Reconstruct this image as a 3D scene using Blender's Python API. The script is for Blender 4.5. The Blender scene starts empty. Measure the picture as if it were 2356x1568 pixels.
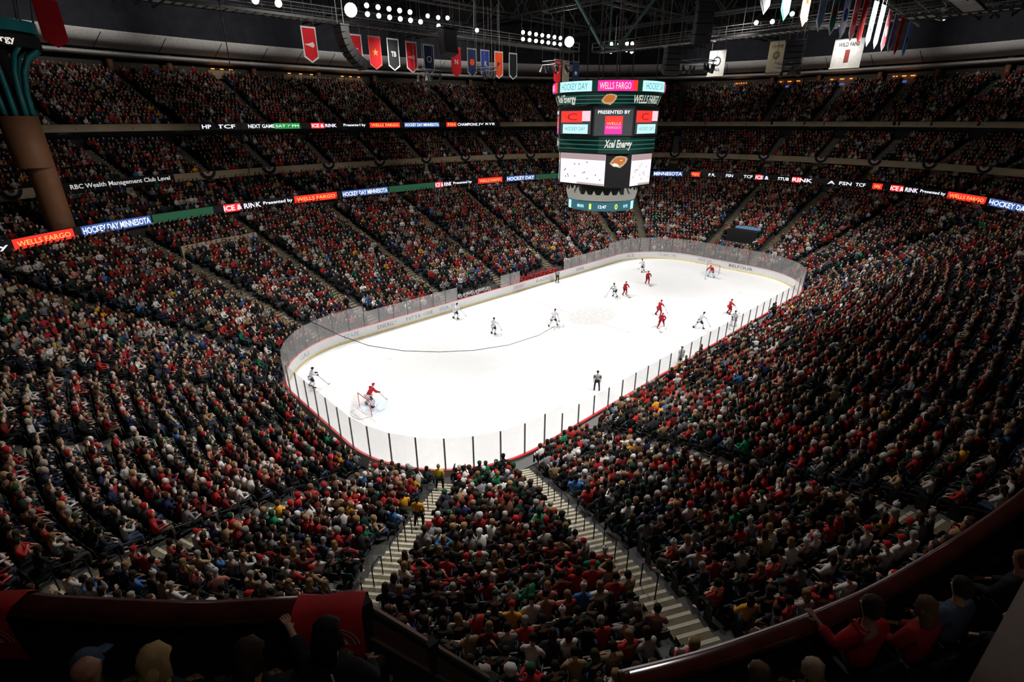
import bpy, bmesh, math, random
import numpy as np
from mathutils import Vector, Matrix
R_ = math.radians; PI = math.pi
random.seed(7); rng = np.random.default_rng(11)
SC = bpy.context.scene
COL = SC.collection

# ------------------------------------------------------------------ camera
CAM = np.array([-41.65578, -31.26602, 19.91267]); YAW, PIT, ROL = R_(46.57225), R_(23.4725), R_(-0.128)
FOC = 1170.43
cf = np.array([math.cos(YAW)*math.cos(PIT), math.sin(YAW)*math.cos(PIT), -math.sin(PIT)])
cr = np.array([math.sin(YAW), -math.cos(YAW), 0.0]); cu = np.cross(cr, cf)
c_, s_ = math.cos(ROL), math.sin(ROL)
cr, cu = c_*cr+s_*cu, -s_*cr+c_*cu
cam_d = bpy.data.cameras.new('camera'); cam = bpy.data.objects.new('camera', cam_d); COL.objects.link(cam)
cam_d.sensor_width = 36; cam_d.lens = 36*FOC/2356; cam_d.clip_start = .05; cam_d.clip_end = 600
cam.matrix_world = Matrix(((cr[0], cu[0], -cf[0], CAM[0]), (cr[1], cu[1], -cf[1], CAM[1]), (cr[2], cu[2], -cf[2], CAM[2]), (0, 0, 0, 1)))
SC.camera = cam
# ------------------------------------------------------------------ view, world, lights
SC.view_settings.view_transform = 'Standard'; SC.view_settings.look = 'None'
SC.view_settings.gamma = 1; SC.view_settings.exposure = .35; SC.view_settings.use_curve_mapping = False
SC.cycles.max_bounces = 5; SC.cycles.diffuse_bounces = 2; SC.cycles.glossy_bounces = 2
SC.cycles.transparent_max_bounces = 12; SC.cycles.use_denoising = True
SC.cycles.sample_clamp_indirect = 4
W = bpy.data.worlds.new('world'); SC.world = W; W.use_nodes = True
W.node_tree.nodes['Background'].inputs[0].default_value = (.5, .55, .7, 1)
W.node_tree.nodes['Background'].inputs[1].default_value = .003

def spot(x, y, z, tx, ty, power, ang=95, blend=.9, col=(1, .985, .96), rad=.6, tz=0):
    l = bpy.data.lights.new('ice_and_fill_spot', 'SPOT'); l.energy = power; l.spot_size = R_(ang); l.spot_blend = blend
    l.color = col; l.shadow_soft_size = rad
    o = bpy.data.objects.new('ice_and_fill_spot', l); COL.objects.link(o); o.location = (x, y, z)
    o.rotation_euler = (Vector((tx, ty, tz))-Vector((x, y, z))).to_track_quat('-Z', 'Y').to_euler(); return o
for sx in (-22, -8, 8, 22):
    for sy in (-20.5, 20.5):
        spot(sx, sy, 29.2, sx*1.1, sy*.12, 17000, 84, .7)
for (x, y, tx, ty, p) in ((-15, 12, -25, 60, 4200), (5, 12, 8, 60, 4200), (18, 10, 35, 55, 3600), (22, 0, 75, 10, 1600), (20, -8, 70, -25, 700)):  # added spots that lift the upper tiers, no fixtures
    spot(x, y, 30, tx, ty, p, 80, 1.0, (1, .94, .86), 1.0, 22)
# added spots that brighten the soffit and the drapes above it
for (x, tx, p) in ((-24, -34, 9000), (-10, -13, 9000), (4, 7, 9000), (18, 30, 9000)):
    spot(x, 26.2, 28.2, tx, 64, p, 36, 1.0, (1, .97, .94), .3, 33.8)
for (y, ty) in ((14, 26), (2, 3), (-12, -22)):
    spot(36, y, 28.6, 80, ty, 9000, 36, 1.0, (1, .97, .94), .3, 33.8)
# added wash spots that brighten the stands, without fixtures
for (x, y, tx, ty, p) in ((-8, 20, -12, 27, 5200), (14, 20, 20, 28, 5200), (26, 5, 46, 6, 5000), (26, -10, 44, -14, 3800), (-28, 14, -38, 22, 4200),
                          (-26, -8, -42, -6, 6000), (-22, -18, -32, -22, 4200), (2, -20, 2, -26, 1500), (20, -20, 22, -28, 1800)):
    spot(x, y, 29, tx, ty, p, 105, 1.0, (1, .95, .88), 1.0)
al = bpy.data.lights.new('roof_fill_light', 'AREA'); al.shape = 'RECTANGLE'; al.size = 70; al.size_y = 40; al.energy = 600; al.color = (1, .93, .85)  # added area lamp, soft fill for the crowd
alo = bpy.data.objects.new('roof_fill_light', al); COL.objects.link(alo); alo.location = (8, 6, 34.5)

bl = bpy.data.lights.new('balcony_fill_light', 'AREA'); bl.size = 1.6; bl.energy = 24; bl.color = (1, .86, .72)  # unseen lamp added above the camera to brighten the foreground people
blo = bpy.data.objects.new('balcony_fill_light', bl); COL.objects.link(blo); blo.location = (CAM[0]+1.2, CAM[1]-.9, 22.4)
# ------------------------------------------------------------------ helpers
def mat(name, col, rough=.6, metal=0, emis=0, noise=.12, scale=3., spec=.5, bump=0):
    m = bpy.data.materials.new(name); m.use_nodes = True; nt = m.node_tree; n = nt.nodes; b = n['Principled BSDF']
    b.inputs['Roughness'].default_value = rough; b.inputs['Metallic'].default_value = metal
    b.inputs['Specular IOR Level'].default_value = spec
    c = (*col, 1)
    if noise:
        tc = n.new('ShaderNodeTexCoord'); nz = n.new('ShaderNodeTexNoise'); nz.inputs['Scale'].default_value = scale; nz.inputs['Detail'].default_value = 3
        rp = n.new('ShaderNodeValToRGB'); rp.color_ramp.elements[0].position = .3; rp.color_ramp.elements[1].position = .7
        rp.color_ramp.elements[0].color = (*[max(0, v*(1-noise)) for v in col], 1); rp.color_ramp.elements[1].color = (*[min(1, v*(1+noise)) for v in col], 1)
        nt.links.new(tc.outputs['Object'], nz.inputs['Vector']); nt.links.new(nz.outputs['Fac'], rp.inputs['Fac']); nt.links.new(rp.outputs['Color'], b.inputs['Base Color'])
        if bump:
            bp = n.new('ShaderNodeBump'); bp.inputs['Strength'].default_value = bump; nt.links.new(nz.outputs['Fac'], bp.inputs['Height']); nt.links.new(bp.outputs['Normal'], b.inputs['Normal'])
    else: b.inputs['Base Color'].default_value = c
    if emis:
        b.inputs['Emission Color'].default_value = c; b.inputs['Emission Strength'].default_value = emis
        b.inputs['Base Color'].default_value = (.02, .02, .02, 1)
        for l in list(nt.links):
            if l.to_socket == b.inputs['Base Color']: nt.links.remove(l)
        m.cycles.emission_sampling = 'NONE'
    return m
_mc = {}
def M(name, col, *a, **k):
    if name not in _mc: _mc[name] = mat(name, col, *a, **k)
    return _mc[name]
def cloth_mat(name, rough=.85):
    m = bpy.data.materials.new(name); m.use_nodes = True; nt = m.node_tree; n = nt.nodes; b = n['Principled BSDF']
    oi = n.new('ShaderNodeObjectInfo'); nz = n.new('ShaderNodeTexNoise'); nz.inputs['Scale'].default_value = 6
    tc = n.new('ShaderNodeTexCoord'); nt.links.new(tc.outputs['Object'], nz.inputs['Vector'])
    mx = n.new('ShaderNodeMix'); mx.data_type = 'RGBA'; mx.blend_type = 'MULTIPLY'; mx.inputs[0].default_value = .25
    nt.links.new(oi.outputs['Color'], mx.inputs[6]); nt.links.new(nz.outputs['Fac'], mx.inputs[7]); nt.links.new(mx.outputs[2], b.inputs['Base Color'])
    b.inputs['Roughness'].default_value = rough; b.inputs['Specular IOR Level'].default_value = .2
    return m
def attr_mat(name, rough=.85):
    m = bpy.data.materials.new(name); m.use_nodes = True; nt = m.node_tree; n = nt.nodes; b = n['Principled BSDF']
    a = n.new('ShaderNodeVertexColor'); a.layer_name = 'Col'; nt.links.new(a.outputs['Color'], b.inputs['Base Color'])
    b.inputs['Roughness'].default_value = rough; b.inputs['Specular IOR Level'].default_value = .2
    return m
CLOTH = cloth_mat('dyed_cloth'); SKIN = cloth_mat('skin', .55); HAIR = cloth_mat('hair', .6)

def tag(o, label=None, cat=None, group=None, kind=None):
    if label: o['label'] = label
    if cat: o['category'] = cat
    if group: o['group'] = group
    if kind: o['kind'] = kind
    return o
def empty(name, loc=(0, 0, 0), rz=0, parent=None):
    o = bpy.data.objects.new(name, None); COL.objects.link(o); o.location = loc; o.rotation_euler = (0, 0, rz); o.empty_display_size = .3
    if parent: o.parent = parent
    return o
class MB:
    def __init__(s): s.v = []; s.f = []; s.m = []
    def add(s, vs, fs, mi=0):
        b = len(s.v); s.v += [tuple(map(float, p)) for p in vs]; s.f += [tuple(b+i for i in f) for f in fs]; s.m += [mi]*len(fs); return s
    def box(s, c, d, mi=0, mx=None):
        x, y, z = d[0]/2, d[1]/2, d[2]/2
        vs = [Vector((a*x, b*y, e*z)) for a in (-1, 1) for b in (-1, 1) for e in (-1, 1)]
        if mx is not None: vs = [mx @ v for v in vs]
        vs = [v+Vector(c) for v in vs]
        return s.add(vs, [(0, 1, 3, 2), (4, 6, 7, 5), (0, 4, 5, 1), (2, 3, 7, 6), (0, 2, 6, 4), (1, 5, 7, 3)], mi)
    def tube(s, pts, r, n=6, mi=0, cap=True, ry=None):
        pts = [Vector(p) for p in pts]; rs = r if isinstance(r, (list, tuple)) else [r]*len(pts); rings = []
        up = Vector((0, 0, 1)); last = None
        for i, p in enumerate(pts):
            t = (pts[min(i+1, len(pts)-1)]-pts[max(i-1, 0)]).normalized()
            a = last if last is not None else (t.cross(up) if abs(t.z) < .95 else t.cross(Vector((0, 1, 0))))
            a = (a-t*a.dot(t)).normalized(); last = a; b = t.cross(a)
            rr = rs[i]; r1, r2 = rr if isinstance(rr, (tuple, list)) else (rr, rr)
            rings.append([p+a*math.cos(2*PI*k/n)*r1+b*math.sin(2*PI*k/n)*r2 for k in range(n)])
        vs = [v for g in rings for v in g]; fs = []
        for i in range(len(pts)-1):
            for k in range(n):
                k2 = (k+1) % n; fs.append((i*n+k, i*n+k2, (i+1)*n+k2, (i+1)*n+k))
        if cap: fs += [tuple(range(n-1, -1, -1)), tuple((len(pts)-1)*n+k for k in range(n))]
        return s.add(vs, fs, mi)
    def lathe(s, prof, c=(0, 0, 0), n=24, mi=0, a0=0, a1=2*PI):
        full = abs(a1-a0-2*PI) < 1e-6; m = n if full else n+1; vs = []
        for i in range(m):
            a = a0+(a1-a0)*i/n
            vs += [(c[0]+r*math.cos(a), c[1]+r*math.sin(a), c[2]+z) for r, z in prof]
        L = len(prof); fs = []
        for i in range(n):
            j = (i+1) % m
            for k in range(L-1): fs.append((i*L+k, j*L+k, j*L+k+1, i*L+k+1))
        return s.add(vs, fs, mi)
    def prism(s, poly, z0, z1, mi=0):
        n = len(poly); vs = [(x, y, z0) for x, y in poly]+[(x, y, z1) for x, y in poly]
        return s.add(vs, [tuple(range(n-1, -1, -1)), tuple(range(n, 2*n))]+[(k, (k+1) % n, n+(k+1) % n, n+k) for k in range(n)], mi)
    def build(s, name, mats, parent=None, smooth=False):
        me = bpy.data.meshes.new(name); me.from_pydata(s.v, [], s.f); me.update()
        for m in (mats if isinstance(mats, (list, tuple)) else [mats]): me.materials.append(m)
        if any(s.m): me.polygons.foreach_set('material_index', s.m)
        if smooth: me.polygons.foreach_set('use_smooth', [True]*len(me.polygons))
        o = bpy.data.objects.new(name, me); COL.objects.link(o)
        if parent: o.parent = parent
        return o
def link_mesh(name, me, parent=None, loc=None, rz=0, color=None):
    o = bpy.data.objects.new(name, me); COL.objects.link(o)
    if parent: o.parent = parent
    if loc is not None: o.location = loc
    if rz: o.rotation_euler = (0, 0, rz)
    if color is not None: o.color = (*[float(q) for q in color], 1)
    return o
def np_mesh(name, v, tris_or_quads, mats, parent=None, cols=None, smooth=False, mi=None):
    me = bpy.data.meshes.new(name); f = np.asarray(tris_or_quads, dtype=np.int32); k = f.shape[1]
    me.vertices.add(len(v)); me.vertices.foreach_set('co', np.asarray(v, dtype=np.float32).ravel())
    me.loops.add(f.size); me.loops.foreach_set('vertex_index', f.ravel())
    me.polygons.add(len(f)); me.polygons.foreach_set('loop_start', np.arange(0, f.size, k, dtype=np.int32))
    if mi is not None: me.polygons.foreach_set('material_index', np.asarray(mi, dtype=np.int32))
    me.update(calc_edges=True)
    if cols is not None:
        a = me.color_attributes.new('Col', 'FLOAT_COLOR', 'POINT'); a.data.foreach_set('color', np.asarray(cols, dtype=np.float32).ravel())
    for m in (mats if isinstance(mats, (list, tuple)) else [mats]): me.materials.append(m)
    if smooth: me.polygons.foreach_set('use_smooth', np.ones(len(f), dtype=bool))
    o = bpy.data.objects.new(name, me); COL.objects.link(o)
    if parent: o.parent = parent
    return o
def text_verts(txt, size=1., depth=0.0, shear=0, bold=0, spacing=1.):
    cu_ = bpy.data.curves.new('lettering', 'FONT'); cu_.body = txt; cu_.size = size; cu_.extrude = depth; cu_.align_x = 'CENTER'; cu_.align_y = 'CENTER'
    cu_.shear = shear; cu_.offset = bold; cu_.resolution_u = 2; cu_.space_character = spacing
    o = bpy.data.objects.new('lettering', cu_); COL.objects.link(o); dg = bpy.context.evaluated_depsgraph_get(); dg.update()
    me = bpy.data.meshes.new_from_object(o.evaluated_get(dg))
    v = [tuple(p.co) for p in me.vertices]; f = [tuple(p.vertices) for p in me.polygons]
    bpy.data.objects.remove(o); bpy.data.curves.remove(cu_); bpy.data.meshes.remove(me)
    return np.array(v) if v else np.zeros((0, 3)), f
def fit_text(txt, w, h, **k):
    v, f = text_verts(txt, 1., **k); mn, mx = v.min(0), v.max(0)
    v[:, 0] = (v[:, 0]-(mn[0]+mx[0])/2)*w/(mx[0]-mn[0]); v[:, 1] = (v[:, 1]-(mn[1]+mx[1])/2)*h/(mx[1]-mn[1]); return v, f
def flat_text(name, txt, org, ax, az, w, h, m, parent, **k):
    """lettering on a plane: org centre, ax to the right, az up"""
    v, f = fit_text(txt, w, h, **k); ax, az = Vector(ax).normalized(), Vector(az).normalized(); nn = ax.cross(az)
    mb = MB(); mb.add([Vector(org)+ax*p[0]+az*p[1]+nn*p[2] for p in v], f); return mb.build(name, m, parent)

# ------------------------------------------------------------------ bowl geometry: rays leaving the rink, rings crossing them
L0, B0, CR = 30.48, 12.95, 8.53
NS = 960
def rrect(off, n):
    """points and normals along the rounded rectangle, counter-clockwise from (+x, 0)"""
    a, b, r = L0+off, B0+off, CR+off; sx, sy = a-r, b-r
    segs = [('l', (a, 0), (a, sy)), ('a', (sx, sy), 0), ('l', (sx, b), (-sx, b)), ('a', (-sx, sy), 90), ('l', (-a, sy), (-a, -sy)), ('a', (-sx, -sy), 180), ('l', (-sx, -b), (sx, -b)), ('a', (sx, -sy), 270), ('l', (a, -sy), (a, 0))]
    ln = [math.dist(s[1], s[2]) if s[0] == 'l' else r*PI/2 for s in segs]; T = sum(ln); P = []; N = []
    for i in range(n):
        d = T*i/n; k = 0
        while d > ln[k]: d -= ln[k]; k += 1
        s = segs[k]
        if s[0] == 'l':
            t = d/ln[k]; p = (s[1][0]+(s[2][0]-s[1][0])*t, s[1][1]+(s[2][1]-s[1][1])*t)
            dx, dy = (s[2][0]-s[1][0])/ln[k], (s[2][1]-s[1][1])/ln[k]; nn = (dy, -dx)
        else:
            an = R_(s[2])+d/r; nn = (math.cos(an), math.sin(an)); p = (s[1][0]+nn[0]*r, s[1][1]+nn[1]*r)
        P.append(p); N.append(nn)
    return np.array(P), np.array(N), T
IN, NIN, TIN = rrect(.8, NS)
def se_normal(P, A, B, n):
    x, y = P[:, 0], P[:, 1]; k = ((np.abs(x)/A)**n+(np.abs(y)/B)**n)**(-1/n); x, y = x*k, y*k
    g = np.stack([np.sign(x)*np.abs(x)**(n-1)/A**n, np.sign(y)*np.abs(y)**(n-1)/B**n], 1); return g/np.linalg.norm(g, axis=1)[:, None]
DIR = NIN+se_normal(IN, 54.3, 37.1, 2.49)
for _ in range(30): DIR = (np.roll(DIR, 1, 0)+DIR*2+np.roll(DIR, -1, 0)); DIR /= np.linalg.norm(DIR, axis=1)[:, None]
def ringdist(off, ey, n):
    A, B = L0+off, B0+off+ey; lo = np.zeros(NS); hi = np.full(NS, 120.)
    for _ in range(40):
        mid = (lo+hi)/2; q = IN+DIR*mid[:, None]; o = (np.abs(q[:, 0])/A)**n+(np.abs(q[:, 1])/B)**n > 1
        hi = np.where(o, mid, hi); lo = np.where(o, lo, mid)
    return lo
D_LOW = ringdist(23.85, .26, 2.49); D_CB = ringdist(24.3, .26, 2.49); D_CE = ringdist(29.9, 4.4, 2.41)
D_BG = ringdist(29.2, 4.56, 2.41); D_ME = ringdist(37.0, 4.5, 2.41); D_UP = ringdist(35, 4.5, 2.41); D_UE = ringdist(50.3, 4.5, 2.41)
D_S0 = ringdist(46, 4.5, 2.4); D_S1 = ringdist(49.5, 4.5, 2.4); D_W = ringdist(58, 4.5, 2.4)
def pts_at(D): return IN+DIR*np.asarray(D)[:, None]
def in_view(x, y, z, m=260):
    d = np.array([x-CAM[0], y-CAM[1], z-CAM[2]]); t = d@cf
    if t < .3: return False
    u, v = 1178+FOC*(d@cr)/t, 784-FOC*(d@cu)/t; return -m < u < 2356+m and -m < v < 1568+m
def project(P):
    d = P-CAM; t = d@cf; tt = np.where(t > .05, t, .05); return 1178+FOC*(d@cr)/tt, 784-FOC*(d@cu)/tt, t
def sidx(x, y):
    """index of the ray passing closest to the plan point"""
    q = np.array([x, y])-IN; al = (q*DIR).sum(1); pr = np.linalg.norm(q-DIR*al[:, None], axis=1); pr[al < -3] = 1e9; return int(pr.argmin())
def ring_surface(name, layers, mats, sel=None, mi=None, closed=True, thick=None):
    """loft between successive (D, z) rings; D per ray"""
    K = len(layers); idx = np.arange(NS) if sel is None else np.array(sel); n = len(idx); V = np.zeros((K, n, 3))
    for k, (D, z) in enumerate(layers):
        p = pts_at(D)[idx]; V[k, :, :2] = p; V[k, :, 2] = z
    f = []; m = []; c = n if closed and sel is None else n-1
    i = np.arange(c); j = (i+1) % n
    for k in range(K-1):
        f.append(np.stack([k*n+i, k*n+j, (k+1)*n+j, (k+1)*n+i], 1)); m += [0 if mi is None else mi[k]]*c
    return np_mesh(name, V.reshape(-1, 3), np.concatenate(f), mats, mi=m)

# ------------------------------------------------------------------ materials
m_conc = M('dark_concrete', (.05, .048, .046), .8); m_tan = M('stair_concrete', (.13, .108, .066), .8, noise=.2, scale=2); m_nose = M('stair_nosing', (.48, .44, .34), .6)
m_beige = M('beige_fascia', (.42, .34, .22), .6, scale=.6); m_black = M('black_paint', (.008, .008, .009), .7); m_dsteel = M('dark_steel', (.03, .032, .034), .5, .4)
m_gsteel = M('grey_steel', (.16, .16, .16), .5, .3); m_green = M('green_steel', (.05, .13, .11), .5, .3); m_soff = M('pale_soffit', (.82, .79, .75), .7)
m_brown = M('brown_column', (.33, .15, .075), .55, scale=1); m_teal = M('teal_steel', (.01, .22, .24), .4); m_rail = M('handrail_black', (.01, .01, .01), .4, .5)
m_white = M('white_board', (.82, .82, .82), .4, noise=.03); m_red = M('red_rail', (.6, .03, .035), .4); m_yel = M('yellow_kickplate', (.88, .72, .28), .4)
m_ledblk = M('led_black', (.01, .01, .012), .4)
def EM(name, col, s=1.): return M('lit_'+name, col, emis=s)
e_white = EM('white', (.85, .92, 1.), 1.1); e_red = EM('red', (1., .03, .02), .95); e_gold = EM('gold', (1, .5, .12), 1.2); e_green = EM('green', (.012, .075, .035), .8)
e_pink = EM('pink', (1, .02, .35), .95); e_teal = EM('teal_white', (.5, .9, .92), .95); e_dk = EM('dark_grey', (.03, .032, .035), 1.); e_lilac = EM('lilac', (.85, .75, .95), 1.); e_blue = EM('blue', (.05, .12, .4), .8); e_orange = EM('orange', (.9, .25, .04), .9)
e_dkgreen = EM('dark_green', (.004, .03, .022), .8); e_stripe = EM('green_stripe', (.02, .2, .15), .7); e_warm = EM('warm_lamp', (1, .35, .06), 1.2)
# ------------------------------------------------------------------ structure: floor, ice, tiers, roof
def structure(o): o['kind'] = 'structure'; return o
mb = MB(); mb.box((4, 4, -.3), (190, 160, .4)); structure(mb.build('floor', M('arena_slab', (.10, .10, .10), .8)))
# ice sheet with markings whose colours are paled to imitate overexposure
im = bpy.data.materials.new('ice'); im.use_nodes = True; nt = im.node_tree; b = nt.nodes['Principled BSDF']
tc = nt.nodes.new('ShaderNodeTexCoord'); nz = nt.nodes.new('ShaderNodeTexNoise'); nz.inputs['Scale'].default_value = .25; nz.inputs['Detail'].default_value = 6
rp = nt.nodes.new('ShaderNodeValToRGB'); rp.color_ramp.elements[0].color = (.80, .80, .81, 1); rp.color_ramp.elements[1].color = (.88, .88, .88, 1)
nt.links.new(tc.outputs['Object'], nz.inputs['Vector']); nt.links.new(nz.outputs['Fac'], rp.inputs['Fac']); nt.links.new(rp.outputs['Color'], b.inputs['Base Color'])
b.inputs['Roughness'].default_value = .35; b.inputs['Specular IOR Level'].default_value = .3
ip, _, _ = rrect(0, 240)
ice = MB().prism([tuple(p) for p in ip], -.09, 0).build('ice_sheet', im); tag(ice, 'white oval ice sheet under the floodlights in the middle of the arena', 'ice rink')
pr, pb, pc = M('blown_out_red_line', (.84, .76, .76), .4, noise=0), M('blown_out_blue_line', (.74, .76, .83), .4, noise=0), M('crease_blue', (.66, .75, .84), .4, noise=0)
def line(x0, y0, x1, y1, w, z=.004):
    mb = MB(); d = Vector((x1-x0, y1-y0, 0)); n = Vector((-d.y, d.x, 0)).normalized()*w/2; a, c = Vector((x0, y0, z)), Vector((x1, y1, z)); mb.add([a-n, c-n, c+n, a+n], [(0, 1, 2, 3)]); return mb
for x in (-7.62, 7.62): line(x, -12.9, x, 12.9, .3).build('blue_line', pb, ice)
line(0, -12.9, 0, 12.9, .3).build('centre_line', pr, ice)
for x in (-27.1, 27.1): line(x, -11.2, x, 11.2, .05).build('goal_line', pr, ice)
def ringflat(cx, cy, r, w, z=.004, a0=0, a1=2*PI):
    mb = MB(); mb.lathe([(r, z), (r-w, z)], (cx, cy, 0), 48, a0=a0, a1=a1); return mb
for cx, cy in ((0, 0), (-21, 6.7), (-21, -6.7), (21, 6.7), (21, -6.7)):
    ringflat(cx, cy, 4.57, .05).build('faceoff_circle', pr, ice); MB().prism([(cx+.3*math.cos(a*PI/8), cy+.3*math.sin(a*PI/8)) for a in range(16)], .003, .005).build('faceoff_spot', pr, ice)
for s in (-1, 1):
    P = [(s*27.1, -1.22), (s*27.1, 1.22)]+[(s*(27.1-1.83*math.cos(a)), 1.83*math.sin(a)) for a in np.linspace(.73, -.73, 12)]
    MB().prism(P, .002, .005).build('goal_crease', pc, ice)
MB().prism([(1.2+3.2*math.cos(a*PI/12), 1+2.2*math.sin(a*PI/12)) for a in range(24)], .002, .0045).build('centre_emblem', M('emblem_faint', (.80, .79, .78), .4), ice)

# dasher boards with kickplate, top rail, stanchions and glass panels
bd = empty('rink_boards'); tag(bd, 'white dasher boards with red top rail and tall glass around the ice', 'rink boards')
NB = 480
def loopstrip(offs, zs, name, m, smooth=False):
    mb = MB(); P = [rrect(o, NB)[0] for o in offs]; K = len(offs)
    vs = [(P[k][i][0], P[k][i][1], zs[k]) for i in range(NB) for k in range(K)]; fs = []
    for i in range(NB):
        j = (i+1) % NB
        for k in range(K):
            l = (k+1) % K; fs.append((i*K+k, i*K+l, j*K+l, j*K+k))
    mb.add(vs, fs); return mb.build(name, m, bd)
loopstrip([.0, .0, .12, .12], [.0, 1.03, 1.03, 0], 'board_panel', m_white)
loopstrip([-.012, -.012, .002, .002], [0.002, .17, .17, .002], 'kickplate', m_yel)
loopstrip([.03, .03, .18, .18], [1.03, 1.09, 1.09, 1.03], 'top_rail', m_red)
loopstrip([-.03, -.03, .03, .03], [1.03, 1.075, 1.075, 1.03], 'inner_lip', M('pink_white_lip', (.80, .62, .62), .4, noise=.02))
gm = bpy.data.materials.new('arena_glass'); gm.use_nodes = True; nt = gm.node_tree; nn = nt.nodes; nn.remove(nn['Principled BSDF'])
tr = nn.new('ShaderNodeBsdfTransparent'); df = nn.new('ShaderNodeBsdfDiffuse'); df.inputs[0].default_value = (.85, .85, .85, 1); gl = nn.new('ShaderNodeBsdfGlossy'); gl.inputs['Roughness'].default_value = .05  # whitish diffuse share paints in haze of reflected ice, besides scratches
m1 = nn.new('ShaderNodeMixShader'); m1.inputs[0].default_value = .21; m2 = nn.new('ShaderNodeMixShader'); m2.inputs[0].default_value = .035
tl = nn.new('ShaderNodeBsdfTranslucent'); tl.inputs[0].default_value = (.85, .85, .85, 1); m3 = nn.new('ShaderNodeMixShader'); m3.inputs[0].default_value = .5
nt.links.new(df.outputs[0], m3.inputs[1]); nt.links.new(tl.outputs[0], m3.inputs[2])
nt.links.new(tr.outputs[0], m1.inputs[1]); nt.links.new(m3.outputs[0], m1.inputs[2]); nt.links.new(m1.outputs[0], m2.inputs[1]); nt.links.new(gl.outputs[0], m2.inputs[2]); nt.links.new(m2.outputs[0], nn['Material Output'].inputs[0])
P, Nn, T = rrect(.05, 96)
m_post = M('stanchion_grey', (.12, .12, .13), .35, .6)
for i in range(96):
    x, y = P[i]; hs = 1.5 if abs(x) < 20 else 2.15
    x2, y2 = P[(i+1) % 96]; mx, my = (x+x2)/2, (y+y2)/2; hp = 1.5 if abs(mx) < 20 else 2.15
    bench = my > 12 and (-7.7 < mx < -1.6 or .9 < mx < 10.6)
    if not bench:
        mb = MB(); d = Vector((x2-x, y2-y, 0)); L = d.length; d.normalize(); n_ = Vector((d.y, -d.x, 0))*.006
        a, c = Vector((x, y, 0))+d*.04, Vector((x2, y2, 0))-d*.04
        mb.add([a-n_+Vector((0, 0, 1.09)), c-n_+Vector((0, 0, 1.09)), c-n_+Vector((0, 0, 1.09+hp)), a-n_+Vector((0, 0, 1.09+hp)), a+n_+Vector((0, 0, 1.09)), c+n_+Vector((0, 0, 1.09)), c+n_+Vector((0, 0, 1.09+hp)), a+n_+Vector((0, 0, 1.09+hp))],
               [(0, 1, 2, 3), (5, 4, 7, 6), (0, 4, 5, 1), (3, 2, 6, 7), (0, 3, 7, 4), (1, 5, 6, 2)]); mb.build('glass_panel', gm, bd)
    bp = y > 12 and (-7.7 < x < -1.6 or .9 < x < 10.6)
    if not bp: MB().box((x+Nn[i][0]*.02, y+Nn[i][1]*.02, 1.09+hs/2), (.07, .07, hs)).build('stanchion', m_post, bd)
# printed adverts on the boards
def board_text(txt, s_mid, w, h, m):
    v, f = fit_text(txt, w, h); Pb, Nb, Tb = rrect(-.006, 2000); mb = MB(); vs = []
    for p in v:
        i = int(((s_mid-p[0]) % Tb)/Tb*2000) % 2000; vs.append((Pb[i][0], Pb[i][1], .62+p[1]))
    mb.add(vs, f); mb.build('board_advert', m, bd)
ink = M('advert_ink_grey', (.28, .29, .31), .5); ink2 = M('advert_ink_blue', (.35, .45, .55), .5); inkr = M('advert_ink_red', (.65, .3, .3), .5)
Pq, Nq, Tq = rrect(0, 2000)
def s_of(x, y): return float(np.hypot(Pq[:, 0]-x, Pq[:, 1]-y).argmin())/2000*Tq
for txt, x, y, w, m in (('BELFOUR', 30.4, -2.4, 3.4, M('advert_ink_black', (.04, .04, .05), .5)), ('ARENA', 30.4, 3, 2.2, ink2), ('HOCKEY DAY', 29, 8.5, 3, ink2), ('ICE', 25, 12.5, 1.2, ink), ('FARM & HOME', -13.5, 12.95, 3.4, ink), ('ENERGY', -17.5, 12.95, 2.2, ink), ('STATE', -21.5, 12.95, 1.6, ink2), ('WEALTH', -9.8, 12.95, 2.4, ink2), ('ENERGY', 1.5, 12.95, 2.2, inkr), ('RADIO', 6.0, 12.95, 2.8, ink), ('BANK', 13.5, 12.95, 1.7, ink), ('GAS', -26.5, 11, 1.4, ink2), ('MN', -29.5, 7.5, .9, ink2)):
    board_text(txt, s_of(x, y), w, .42, m)

# tiers
def terrace(name, Da, Db, K, z0, rise, m, skirt):
    lay = [(Da, skirt), (Da, z0)]
    for k in range(K):
        D1 = Da+(Db-Da)*(k+1)/K; lay.append((D1, z0+k*rise))
        if k < K-1: lay.append((D1, z0+(k+1)*rise))
    return structure(ring_surface(name, lay, m))
KL, ZL, RL = 26, .60, .33
D0 = np.zeros(NS)
terrace('lower_seating_bowl', D0, D_LOW+.3, KL, ZL, RL, m_conc, 0)
KC, ZC, RC = 5, 10.15, .42
terrace('club_seating_tier', D_CB-.15, D_CE+.6, KC, ZC, RC, m_conc, 9.6)
KM, ZM, RM = 8, 13.3, .46
terrace('middle_seating_tier', D_BG+.25, D_ME+1.0, KM, ZM, RM, m_conc, 13.0)
KU, ZU, RU = 18, 18.9, .39
terrace('upper_seating_tier', D_UP+.25, D_UE, KU, ZU, RU, m_conc, 18.75)
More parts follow.
